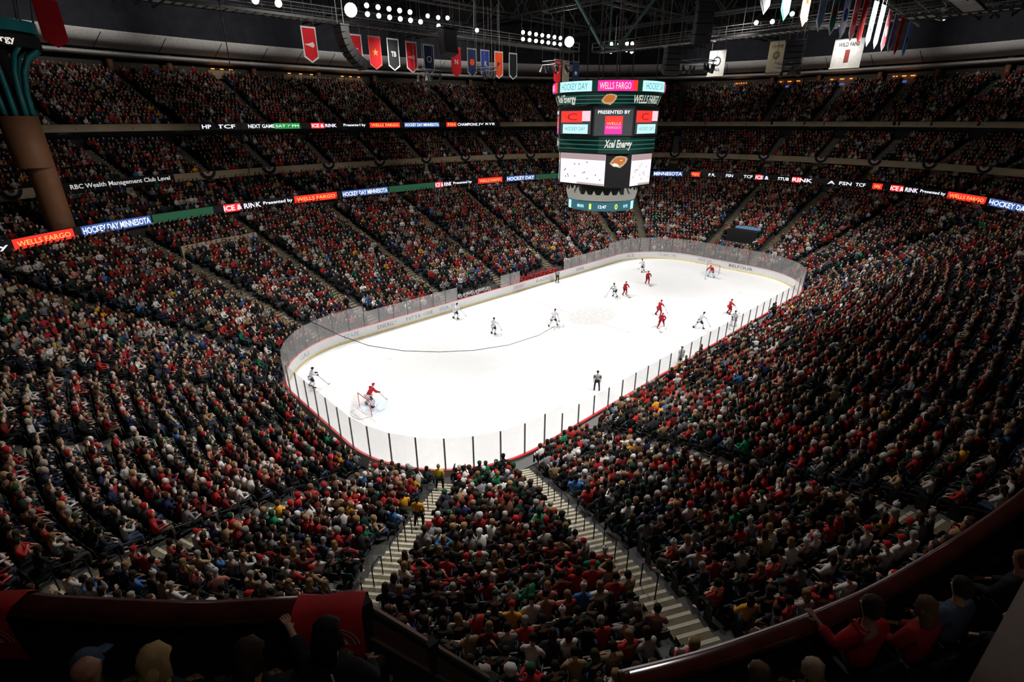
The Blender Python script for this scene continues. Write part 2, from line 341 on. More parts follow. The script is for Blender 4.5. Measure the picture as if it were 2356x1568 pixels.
# slabs under tiers and back walls
structure(ring_surface('trim_1', [(D_LOW+.3, 9.0), (D_LOW+.3, 10.0)], m_conc))
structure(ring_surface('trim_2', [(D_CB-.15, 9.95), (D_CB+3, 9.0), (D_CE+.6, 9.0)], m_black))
structure(ring_surface('trim_3', [(D_CE+.6, 11.8), (D_CE+.6, 13.1)], m_beige))
structure(ring_surface('trim_4', [(D_BG+.1, 13.05), (D_ME+1, 13.05)], m_conc))
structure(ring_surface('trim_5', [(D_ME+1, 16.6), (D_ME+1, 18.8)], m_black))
structure(ring_surface('trim_6', [(D_UP+.1, 18.75), (D_ME+1.2, 18.75)], m_conc))
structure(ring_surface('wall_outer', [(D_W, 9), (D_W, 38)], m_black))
structure(ring_surface('trim_7', [(D_UE, ZU+17*RU), (D_W, ZU+17*RU)], m_conc))
structure(ring_surface('trim_8', [(D_UE+5.2, 25.5), (D_UE+5.2, 29.6)], M('concourse_wall', (.12, .10, .08), .8)))
# fascias
def fascia(name, D, z0, z1, m, th=.22):
    return ring_surface(name, [(D, z0), (D, z1), (D+th, z1), (D+th, z0), (D, z0)], m)
o = fascia('balcony_fascia', D_BG, 13.05, 13.98, m_beige); tag(o, 'beige balcony front below the middle tier, hung with bunting', 'balcony front')
o = fascia('balcony_fascia', D_UP, 18.75, 19.55, m_beige); tag(o, 'beige balcony front at the foot of the upper tier', 'balcony front')
# roof edge: pale soffit ring with seams, lower pale strip, drum of dark fabric, ceiling
sof = ring_surface('soffit_ring', [(D_S0, 30.85), (D_S0, 30.6), (D_S1, 29.05), (D_S1, 29.25), (D_S0+.4, 30.85)], m_soff); tag(sof, 'pale panelled soffit ring around the top of the arena', 'soffit')
for i in range(0, NS, 24):
    a = pts_at(D_S0+.05)[i]; c = pts_at(D_S1)[i]
    if in_view(a[0], a[1], 30): MB().tube([(a[0], a[1], 30.56), (c[0], c[1], 29.03)], .05, 4).build('panel_seam', m_black, sof)
MBs = ring_surface('soffit_strip', [(D_S1+.5, 28.45), (D_S1+1.6, 28.0), (D_S1+1.6, 28.3), (D_S1+.5, 28.75), (D_S1+.5, 28.45)], m_soff); tag(MBs, 'narrow pale strip just below the wide soffit ring', 'soffit')
structure(MB().box((-47, 43, 28), (9.5, .4, 12.5)).build('wall_corner', m_black))
structure(ring_surface('wall_drum', [(D_S0+.15, 30.75), (D_S0+.6, 37.8)], M('dark_blue_drape', (.022, .024, .034), .8, noise=.3, scale=.8)))
mb = MB(); mb.box((4, 4, 38), (190, 160, .3)); structure(mb.build('ceiling', M('black_ceiling', (.012, .012, .013), .8)))
# brown columns at the top concourse
COLS = [(-26.9, 69.5), (-19.1, 70.6), (-6.2, 71.4), (5.5, 71.5), (16.9, 70.9), (27.5, 69.3), (38.4, 66.8), (43.9, 64.9), (83, 18.9), (84.2, 10), (84.5, -.6), (84.2, -9.5), (83, -19.1)]
for n, (x, y) in enumerate(COLS):
    sc = .985; z0 = 25.55
    o = MB().tube([(x*sc, y*sc, z0), (x*sc, y*sc, 29.5)], .42, 12).build('brown_column', m_brown, smooth=True)
    side = ('over the far side stands' if y > 30 else 'over the far end stands'); k = n+1 if y > 30 else n-7
    tag(o, 'short round brown column %s, %s from the %s' % (side, ['', 'first', 'second', 'third', 'fourth', 'fifth', 'sixth', 'seventh', 'eighth'][k], 'left'), 'column', 'brown columns below the soffit')
# bars and lit windows of the concourse under the soffit
for n, (x, y, w, txt) in enumerate(((1, 68.5, 6, 'second'), (10.5, 68.4, 5, 'third'), (-12, 68, 4, 'first'))):
    t = empty('concession_stand', (x, y, 25.55)); tag(t, 'lit concession stand with warm lamps under the soffit, %s from left' % txt, 'concession stand', 'lit stands behind the far side seats')
    MB().box((0, 0, 1.1), (w, .5, 1.2)).build('counter_wall', m_beige, t)
    for k in range(3): MB().box((-w/2+w*(k+.5)/3, -.4, 1.9), (.5, .1, .14)).build('warm_lamp', e_warm, t)
for n, (x, y, w) in enumerate(((79.3, 24, 3), (80.9, 14.5, 5), (81.4, 5, 5), (81.4, -5, 4))):
    t = empty('concession_stand', (x, y, 25.55)); tag(t, 'orange-lit concession stand behind the far end seats, %s from left' % ['first', 'second', 'third', 'fourth'][n], 'concession stand', 'lit stands behind the far end seats')
    MB().box((0, 0, 1), (.5, w, 1.6)).build('counter_wall', M('dim_wood', (.25, .10, .04), .6), t)
    for k in range(3): MB().box((-.5, -w/2+w*(k+.5)/3, 1.5), (.1, .7, .16)).build('warm_lamp', e_warm, t)
    MB().box((-.5, 0, .6), (.1, 1.2, .35)).build('screen', e_blue, t)

# ------------------------------------------------------------------ aisles
def ordn(k): return ['first', 'second', 'third', 'fourth', 'fifth', 'sixth', 'seventh', 'eighth', 'ninth', 'tenth', 'eleventh', 'twelfth', 'thirteenth'][k]
# (mid x, mid y, words that tell which)
AL = [(-38, 18.3, 'in the left corner beyond the near goal'), (-29.5, 24, 'far side, first from the left'), (-21.4, 25.7, 'far side, second from the left'), (-10.4, 26.8, 'far side, third from the left'), (0, 27.2, 'far side, fourth from the left'),
      (10.9, 27.4, 'far side, fifth from the left'), (19.8, 26.8, 'far side, sixth from the left'), (30, 23.5, 'far corner, behind the scoreboard'), (36.5, 19.6, 'far corner, just right of the scoreboard'), (44.1, 5.2, 'far end, left of the blue tarp'), (44.2, -3.8, 'far end, right of the blue tarp'),
      (42.4, -12.4, 'far end, rightmost'), (37, -20, 'in the far right corner'), (20, -25, 'near side, farthest from the camera'), (10, -25.5, 'near side, second farthest from the camera'), (-1, -25.5, 'near side, beyond the middle of the ice'), (-10.5, -25.5, 'near side, at the right edge'),
      (-21, -25.5, 'near side, crossing the right-hand crowd'), (-29.6, -24, 'leading down right of centre to the near boards'), (-33, -15.5, 'centre one, running down to the near corner glass'), (-41.9, -11.9, 'near end, bottom left of the photo'), (-44.5, -1, 'near end, at the left edge'), (-43.5, 8.5, 'near end, left of the goal')]
A_LOW = [sidx(x, y) for x, y, _ in AL]
AM = [(-32, 42.9), (-22.8, 45.5), (-14.6, 46.8), (-5.7, 47.4), (2.9, 47.5), (11, 47.1), (19, 46.2), (25.7, 44.8), (32.7, 42.6), (42, 37), (55, 24), (60.1, 8), (60.5, -.5), (60.1, -9), (58.3, -17), (55, -25)]
A_MID = [sidx(x, y) for x, y in AM]
AU = [(-36, 47), (-23.9, 51.5), (-11.8, 53.1), (.3, 53.5), (11.6, 53.1), (23.5, 51.6), (32.6, 49.2), (40.4, 46), (52, 37), (60, 27), (65.7, 12), (66.4, 3.8), (66.4, -5.6), (65.2, -15.1), (62, -25)]
A_UP = [sidx(x, y) for x, y in AU]
def stairway(i, Da, Db, K, z0, rise, label, group, hw=.62, mats=(m_tan, m_nose)):
    p0 = IN[i]; d = DIR[i]; t = np.array([-d[1], d[0]]); a, b = Da[i], Db[i]; n = K*2; mb = MB()
    for k in range(n):
        r0, r1 = a+(b-a)*k/n, a+(b-a)*(k+1)/n; z = z0+(k//2)*rise+(rise/2 if k % 2 else .012)
        q = lambda r, w, zz: (p0[0]+d[0]*r+t[0]*w, p0[1]+d[1]*r+t[1]*w, zz)
        mb.add([q(r0, -hw, z-rise), q(r0, hw, z-rise), q(r0, -hw, z), q(r0, hw, z), q(r1, -hw, z), q(r1, hw, z)], [(0, 1, 3, 2), (2, 3, 5, 4)], 0)
        mb.add([q(r0, -hw, z+.006), q(r0, hw, z+.006), q(r0+.11, -hw, z+.006), q(r0+.11, hw, z+.006), q(r0-.004, -hw, z-.07), q(r0-.004, hw, z-.07)], [(0, 1, 3, 2), (4, 5, 1, 0)], 1)
    o = mb.build('stairway', list(mats)); tag(o, label, 'stairway', group); return o
for k, i in enumerate(A_LOW):
    if not any(in_view(*(IN[i]+DIR[i]*r), 3, 50) for r in (0, 8, 14)): continue
    stairway(i, D0, D_LOW, KL, ZL, RL, 'pale concrete stairway in the lower stands, '+AL[k][2], 'stairways of the lower stands', hw=.5 if k >= 16 else .65, mats=(m_tan, m_nose if k >= 16 else M('dimmed_far_nosing', (.22, .19, .13), .7)))  # far nosing is a darker copy, dimness put into its colour
m_dt = M('dim_stair_concrete', (.17, .155, .13), .8)
for k, i in enumerate(A_MID):
    x, y = AM[k]
    if in_view(x, y, 14, 30): stairway(i, D_BG+.25, D_ME, KM, ZM, RM, 'short grey stairway of the middle tier, %s from the left' % ordn(k) if k < 13 else 'short grey stairway of the middle tier, %s from the right' % ['third', 'second', 'first'][k-13], 'stairways of the middle tier', .6, (m_dt, m_dt))
for k, i in enumerate(A_UP):
    x, y = AU[k]
    if in_view(x, y, 19, 30): stairway(i, D_UP+.25, D_UE, KU, ZU, RU, 'dark steep stairway of the upper tier, %s from the %s' % ((ordn(k), 'left') if k < 12 else (['third', 'second', 'first'][k-12], 'right')), 'stairways of the upper tier', .55, (m_conc, m_dt))
# handrails down the middle of the near stairways
for k, lab in ((18, 'stairway right of centre'), (19, 'centre stairway'), (17, 'stairway crossing the right-hand crowd'), (20, 'bottom left stairway')):
    i = A_LOW[k]; p0 = IN[i]; d = DIR[i]
    for j in range(1, 11):
        r = 1.2+j*1.75
        if r > 19 or not in_view(p0[0]+d[0]*r, p0[1]+d[1]*r, 4, -20): continue
        q = lambda rr, h: (p0[0]+d[0]*rr, p0[1]+d[1]*rr, ZL+RL*(rr/(D_LOW[i]/KL))-.1+h)
        mb = MB(); pts = [q(r, .0), q(r, .95), q(r+.12, 1.02), q(r+.75, 1.02+.0), q(r+.85, .93), q(r+.85, .0)]
        t = mb.tube(pts, .024, 6).build('handrail', m_rail)
        tag(t, 'black loop handrail on the %s, %s up from the ice' % (lab, ordn(j-1)), 'handrail', 'loop handrails on the near stairways')
# beige vomitory walls in the far side and left corner of the lower bowl
def ring_wall(i0, i1, D, z0, z1, label):
    sel = list(range(i0, i1+1)); o = ring_surface('vomitory_wall', [(D, z0), (D, z1), (D+.25, z1), (D+.25, z0)], m_beige, sel=sel); tag(o, label, 'wall'); return o
a, b = sorted((A_LOW[1], A_LOW[2])); ring_wall(a+2, b-2, D_LOW*20.2/26+.05, 6, 8.35, 'low beige wall between two far-left stairways')
a = A_LOW[0]; ring_wall(a+2, a+24, D_LOW*21.2/26+.05, 6, 8.6, 'low beige wall above the left corner stands')
# beige piers between club tier and balcony
XP = [(160+k*0, 0) for k in range(0)]
for n, (x, y) in enumerate([(-36.5, 38.2), (-31.5, 40.6), (-20.5, 43.9), (-10.5, 45.2), (0, 45.7), (11.5, 45.2), (22.5, 43.6), (56.5, 17), (58.2, 4.5), (57.6, -9), (55.2, -19)]):
    i = sidx(x, y); p = pts_at(D_BG+.4)[i]
    o = MB().box((p[0], p[1], 12.1), (.7, .7, 2.0), mx=Matrix.Rotation(math.atan2(DIR[i][1], DIR[i][0]), 3, 'Z')).build('pier', m_beige)
    tag(o, 'square beige pier under the middle balcony, %s from the left' % ordn(n), 'pier', 'beige piers under the balcony')

# ------------------------------------------------------------------ ring lettering and ribbon boards
def se_table(A, B, n, N=20000):
    th = np.linspace(1.5*PI, -.5*PI, N); c, s = np.cos(th), np.sin(th); r = ((abs(c)/A)**n+(abs(s)/B)**n)**(-1/n)
    x, y = r*c, r*s; L = np.r_[0, np.cumsum(np.hypot(np.diff(x), np.diff(y)))]; return x, y, L-L[N//2]
class Ring:
    def __init__(s, off, ey, n): s.A, s.B, s.n = L0+off, B0+off+ey, n; s.x, s.y, s.S = se_table(s.A, s.B, n)
    def at(s, S, inn=0.):
        x, y = float(np.interp(S, s.S, s.x)), float(np.interp(S, s.S, s.y)); g = np.array([np.sign(x)*abs(x)**(s.n-1)/s.A**s.n, np.sign(y)*abs(y)**(s.n-1)/s.B**s.n]); g /= np.linalg.norm(g)
        return x-g[0]*inn, y-g[1]*inn
RG1, RG2, RG3 = Ring(23.85, .26, 2.49), Ring(29.2, 4.56, 2.41), Ring(35, 4.5, 2.41)
def ring_band(name, rg, S0, S1, z0, z1, m, parent=None, inn=.03, th=.02):
    n = max(2, int((S1-S0)/1.2)+1); mb = MB(); vs = []
    for k in range(n+1):
        S = S0+(S1-S0)*k/n
        for i_, z in ((inn, z0), (inn, z1), (inn-th, z1), (inn-th, z0)): x, y = rg.at(S, i_); vs.append((x, y, z))
    fs = [(k*4+j, k*4+(j+1) % 4, k*4+4+(j+1) % 4, k*4+4+j) for k in range(n) for j in range(4)]; mb.add(vs, fs); return mb.build(name, m, parent)
def ring_text(name, txt, rg, S0, S1, zc, h, m, parent, inn=.05, **k):
    v, f = fit_text(txt, S1-S0, h, **k); mb = MB(); vs = []
    for p in v: x, y = rg.at((S0+S1)/2+p[0], inn); vs.append((x, y, zc+p[1]))
    mb.add(vs, f); return mb.build(name, m, parent)
rib = empty('ribbon_board'); tag(rib, 'lit scrolling advert ribbon along the front of the club tier', 'led display')
ring_band('display_band', RG1, -60, 125, 10.12, 11.08, m_ledblk, rib, .0, .2)
zc = 10.6
for S0, S1, kind, txt in ((-54, -45.3, 't', 'Presented by'), (-44.9, -39.9, 'wf', 'WELLS FARGO'), (-39.2, -32.7, 'hd', 'HOCKEY DAY MINNESOTA'), (-32.5, -26, 'g', ''), (-24.8, -20.3, 'lg', 'ICE & RINK'), (-20, -16.2, 't', 'Presented by'), (-15.9, -9.9, 'wf', 'WELLS FARGO'), (-9.1, -1.9, 'hd', 'HOCKEY DAY MINNESOTA'),
                           (-1.7, 6.4, 'g', ''), (6.5, 9.6, 'lg', 'ICE & RINK'), (9.9, 13.5, 't', 'Presented by'), (14.8, 19.7, 'wf', 'WELLS FARGO'), (20.6, 26.4, 'hd', 'HOCKEY DAY'), (26.6, 34, 'g', ''), (50.1, 55.4, 'hd', 'MINNESOTA'), (56.9, 58.5, 'wf', 'FSN'),
                           (60, 61.2, 't', 'F.R.'), (63, 64.2, 't', 'FSN'), (66, 67.5, 't', 'TCF'), (68, 70.2, 'lg', 'ICE &'), (71.7, 73.5, 't', 'STUB'), (74, 77.2, 'lg', 'RINK'), (79.5, 80.6, 't', 'A'), (81.2, 83, 't', 'FSN'), (83.6, 85, 't', 'TCF'), (86, 87.4, 'wf', 'FSN'), (88.6, 92.5, 'lg', 'ICE & RINK'), (92.8, 96.4, 't', 'Presented by'), (96.7, 102.4, 'wf', 'WELLS FARGO'), (102.9, 109.5, 'hd', 'HOCKEY DAY'), (110, 118, 'g', '')):
    if kind == 'wf': p = ring_band('lit_panel', RG1, S0, S1, 10.17, 11.03, e_red, rib); ring_text('lettering', txt, RG1, S0+.3, S1-.3, zc, .42, e_gold, p)
    elif kind == 'hd': p = ring_band('lit_panel', RG1, S0, S1, 10.17, 11.03, e_blue, rib); ring_text('lettering', txt, RG1, S0+.1, S1-.1, zc, .6, e_white, p, bold=.02)
    elif kind == 'g': ring_band('lit_panel', RG1, S0, S1, 10.17, 11.03, e_green, rib)
    elif kind == 'lg': ring_text('lettering', txt, RG1, S0, (S0+S1)/2, zc, .6, e_red, rib, bold=.03) if 0 else (ring_text('lettering', txt, RG1, S0, S1, zc, .6, e_lilac, rib, bold=.03), ring_band('lit_panel', RG1, S0, S0+(S1-S0)*.45, 10.17, 11.03, e_red, rib, .03))
    else: ring_text('lettering', txt, RG1, S0, S1, zc, .5, e_white, rib, bold=.015)
rib2 = empty('ribbon_board'); tag(rib2, 'shorter lit advert ribbon on the front of the upper tier, left half', 'led display')
ring_band('display_band', RG3, -21.3, 31.3, 18.72, 19.6, m_ledblk, rib2, .0, .2)
for S0, S1, kind, txt in ((-21, -19.8, 't', 'HP'), (-19, -16.6, 't', 'TCF'), (-14.8, -11, 't', 'NEXT GAME'), (-11, -7.1, 'g', 'SAT 7 PM'), (-5.3, -1, 'lg', 'ICE & RINK'), (.1, 4, 't', 'Presented by'), (4.8, 10.5, 'wf', 'WELLS FARGO'), (11.4, 18.4, 'hd', 'HOCKEY DAY MINNESOTA'), (19.9, 22, 'wf', 'FSN'), (22.2, 26.4, 't', 'CHAMPIONS'), (26.6, 30.1, 't', 'JV RYE')):
    if kind == 'wf': p = ring_band('lit_panel', RG3, S0, S1, 18.77, 19.55, e_red, rib2); ring_text('lettering', txt, RG3, S0+.3, S1-.3, 19.16, .4, e_gold, p)
    elif kind == 'hd': p = ring_band('lit_panel', RG3, S0, S1, 18.77, 19.55, e_blue, rib2); ring_text('lettering', txt, RG3, S0+.1, S1-.1, 19.16, .5, e_white, p, bold=.02)
    elif kind == 'g': p = ring_band('lit_panel', RG3, S0, S1, 18.77, 19.55, EM('bright_green', (.02, .3, .06), .8), rib2); ring_text('lettering', txt, RG3, S0+.2, S1-.2, 19.16, .35, e_white, p)
    elif kind == 'lg': ring_band('lit_panel', RG3, S0, (S0+S1)/2, 18.77, 19.55, e_red, rib2); ring_text('lettering', txt, RG3, S0+.1, S1-.1, 19.16, .5, e_lilac, rib2, bold=.03)
    else: ring_text('lettering', txt, RG3, S0, S1, 19.16, .5, e_white, rib2, bold=.015)
sg = empty('club_sign'); tag(sg, 'black sign with white lettering on the balcony front beside the brown column', 'sign')
p = ring_band('sign_panel', RG2, -39.2, -27.3, 13.0, 14.05, m_black, sg); ring_text('lettering', 'RBC Wealth Management Club Level', RG2, -38.3, -27.8, 13.55, .62, M('sign_white', (.75, .75, .75), .5, emis=.55), p, bold=.02)
# bunting
bc = [M('bunting_navy', (.01, .012, .02), .8), M('bunting_white', (.55, .5, .48), .8), M('bunting_red', (.35, .03, .03), .8)]
for n, S in enumerate((-43.6, -23.2, -15, -6, 2.7, 11.5, 19.4, 26.6, 33.1, 62.1, 70.8, 78.2, 87.6, 95.6, 103.1, 110.1)):
    t = empty('bunting'); x, y = RG2.at(S, .1); t.location = (x, y, 13.98); side = 'left' if n < 9 else 'right'
    tag(t, 'half-round pleated bunting on the beige balcony, %s %s of the scoreboard' % (ordn(8-n if n < 9 else n-9), side), 'bunting', 'bunting on the middle balcony')
    for (r0, r1), m, nm in zip(((.5, .85), (.25, .5), (0, .25)), bc, ('outer_band', 'middle_band', 'inner_band')):
        mb = MB(); K = 18; vs = []
        for k in range(K+1):
            a = PI+PI*k/K; pl = .03 if k % 2 else 0
            for r in (r0, r1):
                xx, yy = RG2.at(S+r*math.cos(a)*1.15, .1+pl+.002*K); vs.append((xx-x, yy-y, r*math.sin(a)*1.05))
        mb.add(vs, [(2*k, 2*k+1, 2*k+3, 2*k+2) for k in range(K)]); mb.build(nm, m, t)
# ------------------------------------------------------------------ low-poly seated figures for the mass of the crowd
def lowfig(pose, lod):
    """returns verts, quads/tris as tris, part id per vertex (0 top, 1 skin, 2 hair, 3 legs)"""
    mb = MB(); ids = []
    def tb(pts, r, n, pid):
        b = len(mb.v); mb.tube(pts, r, n); ids.extend([pid]*(len(mb.v)-b))
    ln, stand, arms = pose['lean'], pose['stand'], pose['arms']; h = .38 if stand else 0; hy = .18 if stand else 0
    n = 6 if lod == 0 else 5
    sh = Vector((0, ln*.9+hy, 1.02+h)); hip = Vector((0, hy, .5+h))
    tb([hip, hip.lerp(sh, .5), hip.lerp(sh, .88), sh+Vector((0, .01, .09))] if lod == 0 else [hip, hip.lerp(sh, .85), sh+Vector((0, 0, .09))],
       [(.17, .12), (.18, .125), (.215, .115), (.07, .07)] if lod == 0 else [(.18, .13), (.22, .12), (.08, .07)], n, 0)
    hd = sh+Vector((0, .03+ln*.2, .24)); hb = len(mb.v)
    if lod == 0:
        tb([hd+Vector((0, .02, -.16)), hd+Vector((0, .03, -.09)), hd+Vector((0, .03, .01)), hd+Vector((0, .02, .08))], [.05, .072, .082, .05], 6, 1)
        tb([hd+Vector((0, -.025, -.1)), hd+Vector((0, -.025, 0)), hd+Vector((0, -.005, .09)), hd+Vector((0, 0, .125))], [.06, .095, .088, .03], 6, 2)
    else:
        tb([hd+Vector((0, .025, -.15)), hd+Vector((0, .03, .05))], [.07, .075], 5, 1)
        tb([hd+Vector((0, -.02, -.06)), hd+Vector((0, -.01, .05)), hd+Vector((0, 0, .12))], [.09, .09, .03], 5, 2)
    mb.v[hb:] = [tuple(hd+(Vector(p)-hd)*(1.12 if lod == 0 else 1.03)) for p in mb.v[hb:]]
    for s in (-1, 1):
        S = sh+Vector((s*.2, 0, -.03))
        if arms == 'lap': E_, Hn = S+Vector((s*.05, .06, -.27)), S+Vector((-s*.07, .3, -.33))
        elif arms == 'up': E_, Hn = S+Vector((s*.12, .12, -.02)), S+Vector((s*.05, .14, .28))
        elif arms == 'clap': E_, Hn = S+Vector((s*.06, .12, -.22)), S+Vector((-s*.15, .3, -.02))
        else: E_, Hn = S+Vector((s*.06, .08, -.26)), S+Vector((-s*.12, .22, -.16))
        if lod == 0: tb([S, E_], [.06, .05], 4, 0); tb([E_, Hn], [.05, .035], 4, 0); tb([Hn, Hn+(Hn-E_).normalized()*.11], [.04, .03], 4, 1)
        else: tb([S, E_, Hn], [.06, .055, .04], 3, 0)
        if not stand:
            if lod == 0 or s > 0:
                w = 1 if lod == 0 else 0; rr = .085 if lod == 0 else (.2, .085)
                K = Vector((s*.11*w, .45, .5)); tb([Vector((s*.1*w, 0, .5)), K], [rr, rr] if lod else [.09, .075], 4, 3); tb([K+Vector((0, 0, .03)), Vector((s*.11*w, .47, .06))], [(.18, .06)]*2 if lod else [.065, .05], 4, 3)
        elif lod == 0 or s > 0:
            w = 1 if lod == 0 else 0; tb([Vector((s*.1*w, hy, .9)), Vector((s*.11*w, hy, .05))], [.1, .07] if lod == 0 else [(.18, .1), (.15, .08)], 4, 3)
    tb([sh+Vector((-.07, .30, -.36)), sh+Vector((.07, .31, -.34))], [(.05, .08), (.05, .08)], 4, 4)   # programme or cup held in front
    tri = []
    for f in mb.f:
        for k in range(1, len(f)-1): tri.append((f[0], f[k], f[k+1]))
    return np.array(mb.v), np.array(tri), np.array(ids)
POSES = [dict(lean=0, stand=0, arms='lap'), dict(lean=.12, stand=0, arms='lap'), dict(lean=.05, stand=0, arms='fold'), dict(lean=.08, stand=0, arms='clap'), dict(lean=-.02, stand=0, arms='up'), dict(lean=.02, stand=1, arms='lap')]
FIG = {l: [lowfig(p, l) for p in POSES] for l in (0, 1)}
TOPS = [((.012, .012, .013), 25, 'black'), ((.035, .035, .04), 13, 'charcoal'), ((.012, .035, .024), 9, 'dark green'), ((.40, .028, .026), 14, 'red'), ((.15, .016, .016), 9, 'dark red'), ((.66, .63, .60), 9, 'white'), ((.22, .22, .23), 8, 'grey'),
        ((.30, .20, .11), 6, 'tan'), ((.02, .03, .09), 5, 'navy'), ((.05, .16, .40), 1.2, 'blue'), ((.01, .20, .09), 1.0, 'bright green'), ((.75, .36, .03), .6, 'gold'), ((.5, .20, .15), 3, 'salmon'), ((.12, .055, .03), 6, 'brown')]
HAIRS = [((.015, .011, .009), 30, 'black hair'), ((.05, .028, .016), 34, 'brown hair'), ((.26, .16, .07), 14, 'blond hair'), ((.32, .30, .28), 7, 'grey hair'), ((.62, .62, .62), 4, 'a white cap'), ((.45, .015, .02), 6, 'a red cap'), ((.01, .06, .03), 5, 'a green cap')]
LEGS = [((.012, .013, .018), 50), ((.04, .06, .11), 30), ((.10, .08, .06), 10), ((.05, .05, .05), 10)]
SKINS = [((.58, .36, .26), 60), ((.48, .28, .19), 25), ((.18, .09, .055), 6), ((.68, .46, .35), 28)]
def picker(L):
    p = np.array([l[1] for l in L], float); return np.array([l[0] for l in L]), p/p.sum()
def place_rows(D, K, z0, rise, aisles, occ, pitch=.51, skip=(), gap=.86):
    out = []
    for k in range(K):
        q = pts_at(D(k)); nq = np.roll(q, -1, 0); seg = np.linalg.norm(nq-q, axis=1); cum = np.r_[0, np.cumsum(seg)]; T = cum[-1]; n = int(T/pitch)
        s = (np.arange(n)+.5)*T/n; i = np.searchsorted(cum, s)-1; i = np.clip(i, 0, NS-1); f = (s-cum[i])/seg[i]
        P = q[i]*(1-f)[:, None]+nq[i]*f[:, None]; dd = DIR[i]*(1-f)[:, None]+DIR[(i+1) % NS]*f[:, None]
        best = np.full(n, 1e9); who = np.full(n, -1); sign = np.zeros(n)
        for a, ai in enumerate(aisles):
            r = P-IN[ai]; al = (r*DIR[ai]).sum(1); pe = r[:, 0]*-DIR[ai][1]+r[:, 1]*DIR[ai][0]; ok = (al > -4) & (np.abs(pe) < best); best = np.where(ok, np.abs(pe), best); who = np.where(ok, a, who); sign = np.where(ok, np.sign(pe), sign)
        keep = best > gap
        out.append(np.stack([P[:, 0], P[:, 1], np.full(n, z0+k*rise), np.arctan2(-dd[:, 1], -dd[:, 0])-PI/2, best, who, np.full(n, k), sign, i], 1)[keep])
    return np.concatenate(out)
frac = lambda Da, Db, K, k, o=.42: Da+(Db-Da)*(k+o)/K
S_low = place_rows(lambda k: frac(D0, D_LOW+.3, KL, k), KL, ZL, RL, A_LOW, 1)
S_club = place_rows(lambda k: frac(D_CB-.15, D_CE+.6, KC, k, .45), KC, ZC, RC, A_MID, 1)
S_mid = place_rows(lambda k: frac(D_BG+.25, D_ME+1, KM, k, .45), KM, ZM, RM, A_MID, 1)
S_up = place_rows(lambda k: frac(D_UP+.25, D_UE, KU, k, .45), KU, ZU, RU, A_UP, 1)
tiers = [(S_low, .955, 'low'), (S_club, .88, 'club'), (S_mid, .93, 'mid'), (S_up, .9, 'up')]
seats = []; people = []
for S, occ, nm in tiers:
    u, v, t = project(S[:, :3]+np.array([0, 0, 1.0])); vis = (t > 1) & (u > -300) & (u < 2656) & (v > -200) & (v < 1900)
    if nm != 'low': vis &= t > 22                     # nothing of the upper tiers stands near the camera inside the view
    S = S[vis]
    if nm == 'low':
        # tunnel mouths, the blue tarp and standing room for the benches
        c = np.ones(len(S), bool)
        c &= ~((np.abs(S[:, 1]-1.0) < 2.6) & (S[:, 0] > 20) & (S[:, 6] < 9) & (S[:, 6] > 3))
        c &= ~((S[:, 1] > 0) & (S[:, 0] > -8.6) & (S[:, 0] < 11.6) & (S[:, 6] < 2))
        S = S[c]
    S = S[np.hypot(S[:, 0]+39.4, S[:, 1]-31.5) > 1.9]
    if nm in ('up', 'mid'): S = S[~((S[:, 0] < -42.2) & (S[:, 1] > 0) & (np.hypot(S[:, 0], S[:, 1]) > (59.5 if nm == 'mid' else 0)))]
    seats.append(S); pr_ = np.full(len(S), occ)
    if nm == 'up': pr_ = np.where(S[:, 0]-S[:, 1] > 25, .72, occ)
    if nm == 'low': pr_ = np.where((S[:, 1] < -14) & (S[:, 0] > -16) & (S[:, 6] > 14), .86, pr_)
    people.append((S[rng.random(len(S)) < pr_], nm))
seats_all = np.concatenate(seats)
ppl = np.concatenate([p for p, _ in people]); tier = np.concatenate([[n]*len(p) for p, n in people])
u, v, t = project(ppl[:, :3]+np.array([0, 0, 1.1]))
# outline of the balcony front in the frame: people behind it are hidden
rx_, rv_ = [-1e4, 0, 130, 680, 840, 1130, 1430, 1650, 1900, 2100, 2356, 1e4], [1400, 1400, 1400, 1395, 1380, 1560, 1568, 1505, 1410, 1310, 1140, 1100]
shown = (u > 8) & (u < 2348) & (v < np.interp(u, rx_, rv_)-8) & (tier == 'low')
order = np.argsort(np.where(shown, t, 1e9)); IND = order[:300]; rest = np.ones(len(ppl), bool); rest[IND] = False
# colours
topc, topp = picker(TOPS); haic, haip = picker(HAIRS); legc, legp = picker(LEGS); skic, skip_ = picker(SKINS)
N = len(ppl); it = rng.choice(len(topc), N, p=topp); ih = rng.choice(len(haic), N, p=haip); il = rng.choice(len(legc), N, p=legp); isk = rng.choice(len(skic), N, p=skip_); ipo = rng.choice(len(POSES), N, p=[.34, .24, .2, .1, .04, .08]); ipo[t < 34] = np.where(ipo[t < 34] == 5, 1, ipo[t < 34]); ipo = np.where((ipo == 5) & ((tier == 'club') | (tier == 'mid') | ((tier == 'low') & (ppl[:, 6] > 22))), 0, ipo)
tn = {x[2]: k for k, x in enumerate(TOPS)}; hn = {x[2]: k for k, x in enumerate(HAIRS)}
